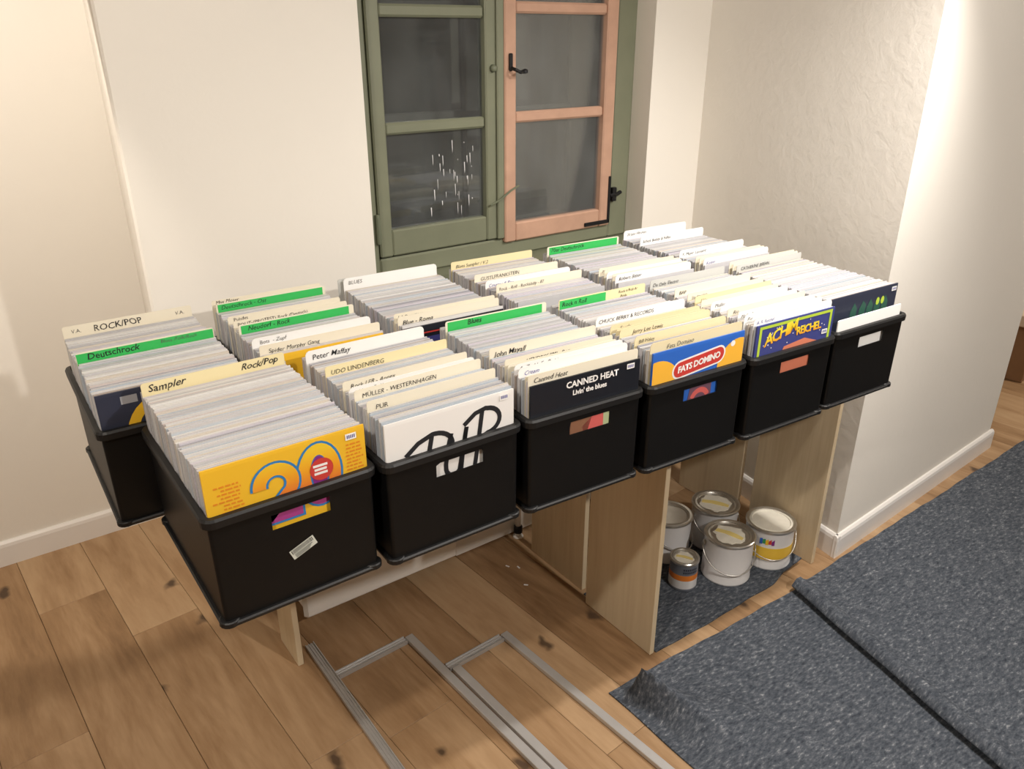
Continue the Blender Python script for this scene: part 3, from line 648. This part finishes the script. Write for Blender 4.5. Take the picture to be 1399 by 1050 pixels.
# ------------------------------------------------------------------ front covers
def cover(key, base, label, zoff=0.0, ly=None, name='record_sleeve'):
    me = sleeve_mesh(base)
    o = link(name, me, None, to_world(key, W / 2, ly or FIRST[key], Z0 + zoff), (0, 0, R(CR[key][2])))
    tag(o, label, 'record', 'record sleeves facing the front of the crates'); return o
FYC = -ST / 2 - 0.0004       # first print layer in front of a cover
def pr(o, b, m, layer, name):
    return b.build(name, m, o, False, (0, FYC - 0.0003 * layer, 0))
def flat(poly): 
    return MB().add([(x, 0, z) for x, z in poly], [tuple(range(len(poly)))])
def rect(x0, x1, z0, z1): return flat([(x0, z0), (x1, z0), (x1, z1), (x0, z1)])
def print_mat(name, stops, z0, z1):
    m = bpy.data.materials.new(name); m.use_nodes = True; nt, b = nodes_of(m); L = nt.links.new
    tc = nt.nodes.new('ShaderNodeTexCoord'); sp = nt.nodes.new('ShaderNodeSeparateXYZ'); mr = nt.nodes.new('ShaderNodeMapRange')
    mr.inputs[1].default_value = z0; mr.inputs[2].default_value = z1; L(tc.outputs['Object'], sp.inputs[0]); L(sp.outputs[2], mr.inputs[0])
    r = ramp(nt, stops); L(mr.outputs[0], r.inputs[0]); L(r.outputs[0], b.inputs['Base Color']); b.inputs['Roughness'].default_value = 0.35
    return m
def price_tag(o, x, z, layer=4, w_=0.022, h_=0.013):
    s = pr(o, rect(x, x + w_, z, z + h_), CARDW, layer, 'price_sticker')
    b = MB()
    for k in range(5): b.add([(x + 0.003 + k * 0.0035, -0.0003, z + 0.003), (x + 0.005 + k * 0.0035, -0.0003, z + 0.003), (x + 0.005 + k * 0.0035, -0.0003, z + 0.010), (x + 0.003 + k * 0.0035, -0.0003, z + 0.010)], [(0, 1, 2, 3)])
    b.build('print_marks', INKB, s)
YEL = mat('print_yellow', (0.80, 0.47, 0.03), 0.35); BLU = mat('print_blue', (0.03, 0.20, 0.48), 0.35); PUR = mat('print_purple', (0.22, 0.03, 0.22), 0.35)
RED = mat('print_red', (0.55, 0.05, 0.04), 0.35); ORA = mat('print_orange', (0.72, 0.24, 0.02), 0.4); PW_ = mat('print_white', (0.82, 0.80, 0.78), 0.4)
BGB = mat('print_black', (0.012, 0.014, 0.02), 0.28); NAVY = mat('print_navy', (0.03, 0.035, 0.06), 0.35); LIME = mat('print_lime', (0.45, 0.60, 0.06), 0.35)
RBLU = mat('print_royal_blue', (0.03, 0.13, 0.52), 0.35); MAIZE = mat('print_maize', (0.85, 0.45, 0.05), 0.35); DBLU = mat('print_dark_blue', (0.05, 0.06, 0.22), 0.35)
PINKR = mat('print_coral', (0.65, 0.13, 0.12), 0.4)

# giant number on yellow
o = cover('F1', YEL, 'yellow record cover with giant outlined 20 facing the front of its crate', 0.006)
GN = print_mat('print_number', [(0.0, (0.30, 0.04, 0.25)), (0.28, (0.45, 0.06, 0.22)), (0.42, (0.75, 0.20, 0.03)), (0.62, (0.80, 0.36, 0.02)), (0.85, (0.82, 0.55, 0.03))], 0.0, 0.16)
zt = SH - 0.006
def digit2(cx, top, hgt, wd, grow):
    r = wd / 2 - wd * 0.14; cz = top - r - wd * 0.14; g2 = grow / 2
    a1 = arc(cx, cz, r, r, 185, -35, 18) + [(cx - r * 0.80, top - hgt + wd * 0.14)]
    return ribbon([a1, [(cx - wd / 2 - g2, top - hgt + wd * 0.14), (cx + wd / 2 + g2, top - hgt + wd * 0.14)]], wd * 0.28 + grow)
def digit0(cx, top, hgt, wd, grow, n=28):
    rx, rz = wd / 2 - wd * 0.14, hgt / 2 - wd * 0.14; cz = top - hgt / 2; hw = wd * 0.14 + grow / 2; v = []; f = []
    for k in range(n):
        a_ = 2 * math.pi * k / n; v += [(cx + (rx - hw) * math.cos(a_), 0, cz + (rz - hw) * math.sin(a_)), (cx + (rx + hw) * math.cos(a_), 0, cz + (rz + hw) * math.sin(a_))]
    for k in range(n): q = (k + 1) % n; f.append((2 * k, 2 * k + 1, 2 * q + 1, 2 * q))
    return MB().add(v, f)
pr(o, digit0(0.056, zt - 0.004, 0.128, 0.084, 0.009), BLU, 1, 'number_outline'); pr(o, digit2(-0.027, zt - 0.018, 0.120, 0.086, 0.009), BLU, 3, 'number_outline')
g0 = pr(o, digit0(0.056, zt - 0.004, 0.128, 0.084, 0.0), GN, 2, 'number'); g2_ = pr(o, digit2(-0.027, zt - 0.018, 0.120, 0.086, 0.0), GN, 4, 'number')
for od in (g0, g2_):
    for vtx in od.data.vertices: vtx.co.z -= (zt - 0.15)
    od.location.z += (zt - 0.15)
pr(o, flat(arc(0.056, zt - 0.066, 0.0155, 0.037, 0, 360, 24)[:-1]), PUR, 2, 'number_heart')
pr(o, flat(arc(0.060, zt - 0.058, 0.023, 0.023, 0, 360, 24)[:-1]), RED, 5, 'red_seal')
sm = MB()
for k, (x0, x1) in enumerate(((0.044, 0.072), (0.046, 0.070), (0.045, 0.071))):
    z = zt - 0.052 - k * 0.008; sm.add([(x0, 0, z), (x1, 0, z), (x1, 0, z + 0.005), (x0, 0, z + 0.005)], [(0, 1, 2, 3)])
pr(o, sm, PW_, 6, 'seal_lettering')
rt = random.Random(3)
for side, x0, x1, r0, n in (('l', -0.140, -0.086, 0.035, 9), ('r', 0.110, 0.146, 0.028, 9)):
    tl = MB()
    for k in range(n):
        z = zt - r0 - k * 0.0075; xs = x0 + rt.uniform(0, 0.02 if side == 'l' else 0.002); xe = x1 - rt.uniform(0, 0.008)
        while xs < xe:
            w_ = rt.uniform(0.004, 0.012); tl.add([(xs, 0, z), (min(xs + w_, xe), 0, z), (min(xs + w_, xe), 0, z + 0.0035), (xs, 0, z + 0.0035)], [(0, 1, 2, 3)]); xs += w_ + 0.0025
    pr(o, tl, ORA, 1, 'small_print')['kind'] = 'stuff'
price_tag(o, 0.112, zt - 0.016)

# white cover, big black script
o = cover('F2', PW_, 'white record cover with huge slanted black letters facing the front of its crate', -0.004)
P1 = [[(-0.045, 0.140), (-0.030, 0.190), (-0.016, 0.252)], [(-0.072, 0.226), (-0.045, 0.246), (-0.015, 0.256)] + arc(-0.012, 0.226, 0.040, 0.030, 88, -75, 12) + [(-0.032, 0.182)]]
U1 = [[(0.026, 0.232), (0.018, 0.205), (0.012, 0.170)] + arc(0.028, 0.160, 0.016, 0.016, 180, 330, 6) + [(0.050, 0.190), (0.060, 0.236)], [(0.060, 0.236), (0.050, 0.185), (0.044, 0.140)]]
R1_ = [[(0.072, 0.140), (0.084, 0.200), (0.096, 0.274)], [(0.054, 0.254), (0.080, 0.272), (0.104, 0.277)] + arc(0.104, 0.250, 0.032, 0.026, 85, -85, 12) + [(0.082, 0.216), (0.100, 0.190), (0.128, 0.150)]]
U1 = [[(x, z + 0.014) for x, z in q] for q in U1]
P1, U1, R1_ = [[[(x * 1.08 - 0.032, 0.276 + (z - 0.276) * 1.1) for x, z in q] for q in G] for G in (P1, U1, R1_)]
pr(o, ribbon(P1, 0.0105), INK, 1, 'script_letter'); pr(o, ribbon(U1, 0.0105), INK, 1, 'script_letter'); pr(o, ribbon(R1_, 0.0105), INK, 1, 'script_letter'); price_tag(o, 0.115, SH - 0.018)

# black cover, white capitals
o = cover('F3', BGB, 'black record cover with white outlined capitals facing the front of its crate', -0.006)
t_ = text(o, 'CANNED HEAT', -0.058, FYC - 0.0003, SH - 0.026, 0.021, PW_, 0.0, 0.0007, 1.0, 'LEFT', 0, 'capital_lettering')
text(o, "Livin' the blues", -0.040, FYC - 0.0003, SH - 0.046, 0.017, PW_, 0.0, 0.0005, 0.95, 'LEFT', 0, 'capital_lettering')
price_tag(o, 0.112, SH - 0.018)
pr(o, flat([(0.0, 0.125), (0.075, 0.150), (0.075, 0.195), (0.03, 0.20), (-0.01, 0.17)]), PINKR, 1, 'picture_patch'); pr(o, flat([(-0.05, 0.150), (0.0, 0.140), (0.02, 0.20), (-0.04, 0.20)]), mat('print_brown', (0.25, 0.12, 0.07), 0.4), 1, 'picture_patch'); pr(o, flat([(0.05, 0.155), (0.078, 0.155), (0.078, 0.20), (0.05, 0.20)]), mat('print_pale_green', (0.45, 0.52, 0.30), 0.4), 2, 'picture_patch')

# blue cover, red oval
o = cover('F4', RBLU, 'royal blue record cover with yellow discs and red oval facing the front', -0.002)
def clipc(cx, cz, r, x0, x1, z0, z1, n=32):
    return [(max(x0, min(x1, cx + r * math.cos(2 * math.pi * k / n))), max(z0, min(z1, cz + r * math.sin(2 * math.pi * k / n)))) for k in range(n)]
e = SW / 2 - 0.001
pr(o, flat(clipc(-0.135, 0.205, 0.075, -e, e, 0.05, SH)), MAIZE, 1, 'yellow_disc'); pr(o, flat(clipc(0.135, 0.215, 0.072, -e, e, 0.05, SH - 0.004)), MAIZE, 1, 'yellow_disc')
def stadium(cx, cz, hw, hh, n=10): return arc(cx + hw - hh, cz, hh, hh, -90, 90, n) + arc(cx - hw + hh, cz, hh, hh, 90, 270, n)
st = [(x, z + 0.10 * (x - 0.0)) for x, z in stadium(0.0, SH - 0.052, 0.088, 0.024)]; pr(o, flat(st), PW_, 2, 'oval_border')
st = [(x, z + 0.10 * x) for x, z in stadium(0.0, SH - 0.052, 0.083, 0.0195)]; pr(o, flat(st), RED, 3, 'red_oval')
text(o, 'FATS DOMINO', 0.0, FYC - 0.0012, SH - 0.0595, 0.0225, PW_, 0.12, 0.0009, 0.92, 'CENTER', 0, 'oval_lettering', -R(5.5))
pr(o, flat(arc(0.112, SH - 0.026, 0.008, 0.008, 0, 360, 12)[:-1]), PW_, 2, 'white_spot')
pr(o, flat([(-0.035, 0.125), (0.05, 0.15), (0.05, 0.195), (-0.02, 0.195)]), mat('print_plum', (0.16, 0.08, 0.12), 0.4), 2, 'picture_patch'); pr(o, ribbon([arc(0.012, 0.145, 0.028, 0.028, 20, 160, 10)], 0.014), PINKR, 3, 'picture_patch')

# lime frame cover
o = cover('F5', DBLU, 'dark blue record cover with lime frame and yellow capitals facing the front', 0.002)
pr(o, rect(-0.142, 0.142, SH - 0.012, SH - 0.004), LIME, 1, 'lime_border'); pr(o, rect(-0.142, -0.133, 0.05, SH - 0.012), LIME, 1, 'lime_border'); pr(o, rect(0.133, 0.142, 0.05, SH - 0.012), LIME, 1, 'lime_border')
AG = print_mat('print_yellow_orange', [(0.0, (0.80, 0.35, 0.03)), (0.5, (0.85, 0.62, 0.04)), (1.0, (0.85, 0.72, 0.06))], 0.0, 0.03)
text(o, 'ACHIM', -0.118, FYC - 0.0006, SH - 0.062, 0.046, AG, 0.25, 0.0012, 0.80, 'LEFT', 0, 'arched_lettering', -R(12)); text(o, 'REICHEL', 0.002, FYC - 0.0009, SH - 0.052, 0.0315, AG, -0.1, 0.001, 0.80, 'LEFT', 0, 'arched_lettering', -R(1))
pr(o, flat([(-0.08, 0.13), (0.11, 0.13), (0.10, 0.215), (0.04, 0.235), (-0.04, 0.226)]), mat('print_sunset', (0.62, 0.20, 0.12), 0.4), 1, 'picture_patch'); price_tag(o, 0.108, SH - 0.070)
sp_ = MB(); r2 = random.Random(8)
for k in range(26):
    xx, zz = r2.uniform(-0.128, 0.128), r2.uniform(SH - 0.075, SH - 0.016); sp_.add([(xx, 0, zz), (xx + 0.003, 0, zz), (xx + 0.003, 0, zz + 0.003), (xx, 0, zz + 0.003)], [(0, 1, 2, 3)])
pr(o, sp_, PW_, 1, 'star_specks')

# end crate: dark cover and a low white one in front of it
o = cover('F6', NAVY, 'dark record cover with green figures behind the low white sleeve', 0.004)
for k, xx in enumerate((-0.06, -0.02, 0.015, 0.05, 0.085)): pr(o, flat([(xx, 0.19), (xx + 0.025, 0.19), (xx + 0.028, 0.255 + 0.006 * (k % 2)), (xx + 0.012, 0.275), (xx - 0.002, 0.25)]), mat('print_deep_green', (0.03, 0.10, 0.07), 0.4), 1, 'printed_figure')
for xx in (0.062, 0.085): pr(o, flat(arc(xx, 0.262, 0.008, 0.012, 0, 360, 10)[:-1]), LIME, 2, 'lime_spot')
price_tag(o, 0.122, SH - 0.020)
wme = MB().plate([(-0.146, 0), (0.146, 0), (0.146, 0.247), (0.143, 0.25), (-0.143, 0.25), (-0.146, 0.247)], -0.0015, 0.0015).mesh('record_sleeve', CARDW)
o = link('record_sleeve', wme, None, to_world('F6', W / 2, 0.021, Z0), (0, 0, R(CR['F6'][2]))); tag(o, 'plain white low sleeve in front of the dark cover beside the wall stub', 'record', 'record sleeves facing the front of the crates')
# covers seen in the wall-side crates
o = cover('R1', NAVY, 'navy record cover with yellow ring facing the front near the recessed wall', -0.004)
pr(o, ribbon([arc(-0.015, 0.195, 0.078, 0.078, 20, 250, 20)], 0.022), YEL, 1, 'yellow_ring'); pr(o, rect(-0.105, -0.072, SH - 0.030, SH - 0.012), mat('print_grey', (0.3, 0.3, 0.32), 0.4), 1, 'grey_sticker')
o = cover('R2', YEL, 'yellow and maroon record cover behind the yellow Sampler card', -0.004)
pr(o, rect(-0.02, 0.03, 0.20, SH - 0.01), mat('print_maroon', (0.25, 0.04, 0.06), 0.4), 1, 'maroon_patch'); pr(o, rect(-0.15, 0.15, 0.10, 0.21), BLU, 2, 'blue_band')
o = cover('R3', BGB, 'black and indigo record cover behind the white first-row card', -0.006); pr(o, rect(-0.1, 0.14, 0.19, 0.27), mat('print_indigo', (0.05, 0.05, 0.2), 0.4), 1, 'indigo_patch'); pr(o, rect(-0.14, 0.14, 0.280, 0.284), RED, 1, 'red_line')

# barcode sticker on the first crate

sroot = [ob for ob in bpy.data.objects if ob.name == 'record_crate'][0]

s = MB().box(-0.026, 0.026, -0.0004, 0.0, -0.011, 0.011).build('barcode_sticker', mat('sticker_paper', (0.60, 0.62, 0.55), 0.6), sroot, False, (0.172, 0.0103, 0.112), (0, -R(22), 0)); s['label'] = 'crooked pale barcode sticker'
b = MB(); x = -0.023; rb = random.Random(2)
while x < 0.022:
    w_ = rb.uniform(0.0006, 0.0016); b.add([(x, 0, 0.001), (x + w_, 0, 0.001), (x + w_, 0, 0.010), (x, 0, 0.010)], [(0, 1, 2, 3)]); x += w_ + rb.uniform(0.0008, 0.0016)
for k in range(3): b.add([(-0.020, 0, -0.003 - 0.003 * k), (0.018 - 0.004 * k, 0, -0.003 - 0.003 * k), (0.018 - 0.004 * k, 0, -0.0015 - 0.003 * k), (-0.020, 0, -0.0015 - 0.003 * k)], [(0, 1, 2, 3)])
b.build('barcode', INK, s, False, (0, -0.0008, 0))

# ------------------------------------------------------------------ felt sheets on the floor
def sheet(name, c00, c10, c11, c01, nx, ny, zf, label, th=0.005, group=None):
    """bilinear sheet; zf(u, v, x, y) is the height of its underside"""
    top = []; bot = []
    for j in range(ny + 1):
        for i in range(nx + 1):
            u, v = i / nx, j / ny
            x = (c00[0] * (1 - u) + c10[0] * u) * (1 - v) + (c01[0] * (1 - u) + c11[0] * u) * v
            y = (c00[1] * (1 - u) + c10[1] * u) * (1 - v) + (c01[1] * (1 - u) + c11[1] * u) * v
            if v in (0, 1): y += 0.0022 * math.sin(x * 13) + 0.0012 * math.sin(x * 41)
            if u in (0, 1): x += 0.002 * math.sin(y * 17)
            z, dx, dy = zf(u, v, x, y)
            bot.append((x + dx, y + dy, z)); top.append((x + dx, y + dy, z + th))
    n = nx + 1; N = len(top); f = []
    for j in range(ny):
        for i in range(nx):
            a_ = j * n + i; f.append((a_, a_ + 1, a_ + n + 1, a_ + n)); f.append((N + a_ + n, N + a_ + n + 1, N + a_ + 1, N + a_))
    for i in range(nx): f.append((N + i, N + i + 1, i + 1, i)); k = ny * n; f.append((k + i, k + i + 1, N + k + i + 1, N + k + i))
    for j in range(ny): f.append((j * n, (j + 1) * n, N + (j + 1) * n, N + j * n)); k = nx; f.append((N + j * n + k, N + (j + 1) * n + k, (j + 1) * n + k, j * n + k))
    o = MB().add(top + bot, f).build(name, FELT, None, True); tag(o, label, 'felt', 'grey painters felt sheets'); return smooth_by_angle(o, 60)
def g(d, s): return math.exp(-(d / s) ** 2)
# under the cans, its front right corner rucked up against the leg
def z1(u, v, x, y):
    q = (x - 2.24) * 0.75 + (1.38 - y) * 0.65          # distance past a diagonal near the corner
    up = max(0.0, min(1.0, (q + 0.02) / 0.10)) * max(0.0, min(1.0, (math.hypot(x - 2.272, y - 1.445) - 0.102) / 0.03))
    return 0.0006 + 0.055 * up * (1 - 0.45 * up) * (0.8 + 0.2 * math.sin(x * 40)), -0.02 * up, 0.02 * up
sheet('felt_sheet', (1.558, 1.328), (2.365, 1.318), (2.365, 1.69), (1.558, 1.69), 46, 24, z1, 'small grey felt sheet under the paint cans between the table legs')
# left strip with a crumpled point
def z2(u, v, x, y):
    along = 1.215 - y                                   # from the peak towards the room
    cx = 1.405 + 0.30 * along                           # line of the fold
    d = x - cx
    hgt = 0.0 if along < -0.05 else 0.135 * min(1.0, (along + 0.05) / 0.05) * max(0.0, 1 - along / 0.34) ** 1.3
    p = hgt * max(0.0, 1 - abs(d) / (0.060 + 0.22 * max(0, along))) ** 1.1
    r = 0.012 * g((x - 1.62) + 0.55 * (y - 0.85), 0.05) * g(y - 0.95, 0.2)
    s = 0.022 * g(d - 0.11, 0.035) * g(along - 0.18, 0.13)
    return 0.0006 + p + r + s, -0.30 * p, 0
sheet('felt_sheet', (1.335, 0.10), (2.02, 0.10), (2.24, 1.252), (1.312, 1.295), 90, 100, z2, 'grey felt strip with a crumpled peak beside the aluminium frame')
# big sheet with a rolled left edge
def z3(u, v, x, y):
    d = u * 1.9
    roll = 0.034 * g(d - 0.025, 0.026) + 0.010 * g(d - 0.03, 0.06)
    return 0.0062 + roll + 0.004 * g(d - 0.5, 0.1) * math.sin(y * 6), -0.004 * g(d, 0.02), 0
sheet('felt_sheet', (1.80, -0.3), (4.4, -0.3), (4.5, 1.29), (2.178, 1.258), 110, 30, z3, 'large grey felt sheet with a rolled edge in front of the wall stub')

# ------------------------------------------------------------------ aluminium frames lying on the floor
def channel(length):
    """ridged channel bar along +y, 30 mm wide"""
    prof = [(-0.015, 0), (-0.015, 0.012), (-0.012, 0.012), (-0.012, 0.008), (-0.005, 0.008), (-0.005, 0.011), (-0.002, 0.011), (-0.002, 0.008), (0.004, 0.008), (0.004, 0.011), (0.007, 0.011), (0.007, 0.008), (0.012, 0.008), (0.012, 0.014), (0.015, 0.014), (0.015, 0)]
    n = len(prof); v = [(x, 0, z) for x, z in prof] + [(x, length, z) for x, z in prof]
    return MB().add(v, [tuple(range(n - 1, -1, -1)), tuple(range(n, 2 * n))] + [(i, (i + 1) % n, n + (i + 1) % n, n + i) for i in range(n)])
def bar(name, p0, p1, parent, org, z=0.0008):
    L = math.hypot(p1[0] - p0[0], p1[1] - p0[1]); a_ = math.atan2(p1[1] - p0[1], p1[0] - p0[0]) - math.pi / 2
    return channel(L).build(name, ALU, parent, False, (p0[0] - org[0], p0[1] - org[1], z), (0, 0, a_))
def flatbar(name, p0, p1, parent, org, z=0.0008):
    L = math.hypot(p1[0] - p0[0], p1[1] - p0[1]); a_ = math.atan2(p1[1] - p0[1], p1[0] - p0[0]) - math.pi / 2
    return MB().bbox(-0.014, 0.014, 0, L, 0, 0.016, 0.0015).build(name, ALU, parent, False, (p0[0] - org[0], p0[1] - org[1], z), (0, 0, a_))
A0 = (0.66, 1.85)
fa = empty('aluminium_frame', (*A0, 0)); tag(fa, 'bare aluminium frame on the oak floor beside the short left leg', 'metal frame', 'bare aluminium frames on the floor')
bar('side_rail', (0.66, 0.45), (0.648, 2.03), fa, A0); flatbar('side_rail', (1.022, 0.50), (0.932, 1.868), fa, A0); bar('cross_rail', (0.666, 1.850), (0.918, 1.862), fa, A0)
bar('cross_rail', (0.676, 0.50), (1.006, 0.52), fa, A0)
B0 = (1.2, 1.68)
fb2 = empty('aluminium_frame', (*B0, 0)); tag(fb2, 'bare aluminium frame on the oak floor touching the grey felt strip', 'metal frame', 'bare aluminium frames on the floor')
flatbar('side_rail', (1.292, 0.45), (1.198, 1.690), fb2, B0); bar('cross_rail', (0.965, 1.672), (1.183, 1.682), fb2, B0); flatbar('side_rail', (1.055, 0.45), (0.985, 1.655), fb2, B0); bar('cross_rail', (1.070, 0.46), (1.276, 0.47), fb2, B0)

# ------------------------------------------------------------------ paint cans
def can(x, y, r, h, rz, label, body_m=CANW, lid='smear', handle=True, bands=(), z=0.0058):
    c = empty('paint_can', (x, y, z), R(rz)); tag(c, label, 'paint can', 'used paint cans under the table')
    smooth_by_angle(MB().lathe([(r * 0.97, 0), (r, 0.004), (r, 0.008), (r * 0.985, 0.011), (r * 0.985, h - 0.012), (r, h - 0.008), (r, h - 0.004)], 40).build('body', body_m, c))
    smooth_by_angle(MB().lathe([(r * 0.99, h - 0.006), (r * 1.035, h - 0.004), (r * 1.04, h + 0.003), (r * 0.99, h + 0.006), (r * 0.90, h + 0.004), (r * 0.86, h - 0.004)], 40).build('rim', TIN, c))
    smooth_by_angle(MB().lathe([(r * 0.88, h - 0.006), (r * 0.875, h + 0.001), (r * 0.80, h + 0.003), (r * 0.77, h - 0.002), (r * 0.70, h - 0.002)], 40).build('lid', TIN if lid != 'beige' else LIDP, c))
    if lid == 'smear':
        rs = random.Random(int(x * 1000)); p = [(r * rs.uniform(0.55, 0.74) * math.cos(2 * math.pi * k / 22), r * rs.uniform(0.55, 0.74) * math.sin(2 * math.pi * k / 22)) for k in range(22)]
        MB().prism(p, h - 0.002, h - 0.0005).build('paint_crust', LIDP, c)
        q = [(-0.55, 0.25), (-0.40, 0.42), (0.05, 0.18), (0.30, -0.05), (0.48, -0.30), (0.36, -0.44), (0.10, -0.22), (-0.20, 0.05)]
        MB().prism([(a_ * r, b_ * r) for a_, b_ in q[::-1]], h - 0.0004, h + 0.001).build('yellow_smear', LIDY, c)
    for z0, z1_, m in bands:
        smooth_by_angle(MB().lathe([(r * 0.990, z0), (r * 0.990, z1_)], 40).build('label_band', m, c))
    if handle:
        for s_ in (-1, 1):
            MB().lathe([(0.011, 0), (0.012, 0.003), (0.009, 0.006)], 12).build('ear', TIN, c, False, (s_ * r * 0.985, 0, h * 0.80), (0, s_ * math.pi / 2, 0))
        pts = []
        for k in range(19):
            a_ = math.pi * k / 18
            pts.append((-math.cos(a_) * (r + 0.008), -math.sin(a_) * (r + 0.012), h * 0.80 - math.sin(a_) ** 0.7 * h * 0.46))
        MB().tube(pts, 0.0022, 6).build('handle', TIN, c, True)
    return c
can(2.070, 1.475, 0.090, 0.170, -35, 'large white paint can with wire handle at the front, cream lid')
can(2.190, 1.645, 0.090, 0.170, -20, 'large white paint can behind the front one, yellow smear on lid')
ORN = mat('label_orange', (0.75, 0.22, 0.03), 0.4); GRY = mat('label_steel_blue', (0.22, 0.24, 0.28), 0.35, metal=0.3); LYE = mat('label_yellow', (0.80, 0.52, 0.06), 0.4)
c = can(2.272, 1.445, 0.090, 0.165, -38, 'white paint can with yellow label band and beige lid', CANW, 'beige', True, [(0.045, 0.098, LYE)])
for k, m in enumerate((RBLU, mat('label_green', (0.05, 0.30, 0.10), 0.4), YEL, RED, PUR)):
    a0 = R(-128 + k * 7); b = MB(); rr = 0.0900
    b.add([(rr * math.cos(a0), rr * math.sin(a0), 0.112 + (0.004 if k in (1, 3) else 0)), (rr * math.cos(a0 + R(6.5)), rr * math.sin(a0 + R(6.5)), 0.112 + (0.004 if k in (1, 3) else 0)), (rr * math.cos(a0 + R(6.5)), rr * math.sin(a0 + R(6.5)), 0.138), (rr * math.cos(a0), rr * math.sin(a0), 0.136 - 0.002 * k)], [(0, 1, 2, 3)]); b.build('logo_stripe', m, c)
can(1.985, 1.700, 0.088, 0.170, 10, 'white paint can with a dark bare tin lid beside the leg', CANW, 'tin', True)
c = can(1.890, 1.525, 0.052, 0.115, -20, 'small grey paint tin with an orange label band', GRY, 'smear', False, [(0.045, 0.068, ORN), (0.010, 0.045, CANW)])
b = MB(); rr = 0.0525
for k in range(8):
    for row in range(2):
        a0 = R(-120 + k * 8); z = 0.078 + row * 0.012; b.add([(rr * math.cos(a0), rr * math.sin(a0), z), (rr * math.cos(a0 + R(5)), rr * math.sin(a0 + R(5)), z), (rr * math.cos(a0 + R(5)), rr * math.sin(a0 + R(5)), z + 0.008), (rr * math.cos(a0), rr * math.sin(a0), z + 0.008)], [(0, 1, 2, 3)])
b.build('label_print', NAVY, c)

# ------------------------------------------------------------------ next room
cb = empty('cardboard_box', (4.85, 1.62, 0), R(8)); tag(cb, 'brown cardboard box on the floor of the next room', 'box')
KR = mat('brown_cardboard', (0.24, 0.13, 0.06), 0.85, noise=(18, 0.1))
MB().bbox(0, 0.7, 0, 0.5, 0.001, 0.34, 0.004).build('box_body', KR, cb); MB().bbox(-0.02, 0.35, -0.02, 0.52, 0.341, 0.347, 0.001).build('flap', KR, cb); MB().bbox(0.352, 0.72, -0.02, 0.52, 0.341, 0.347, 0.001).build('flap', KR, cb)
wb = empty('white_shelf_board', (4.8, 1.6, 0.348), R(8)); tag(wb, 'pale board lying on the cardboard box', 'board')
MB().bbox(-0.02, 0.75, -0.02, 0.5, 0, 0.07, 0.006).build('board', mat('pale_board', (0.62, 0.50, 0.38), 0.6), wb)
# paint flecks on the floor under the window
for k, (x, y) in enumerate(((1.46, 1.96), (1.43, 1.99), (1.42, 1.86))):
    o = MB().bbox(-0.003, 0.003, -0.008, 0.008, 0.0003, 0.0025, 0.0008).build('plaster_crumb', CANW, None, False, (x, y, 0), (0, 0, 0.4 * k)); tag(o, 'tiny white plaster crumb on the floor below the window', 'crumb', 'plaster crumbs on the floor')
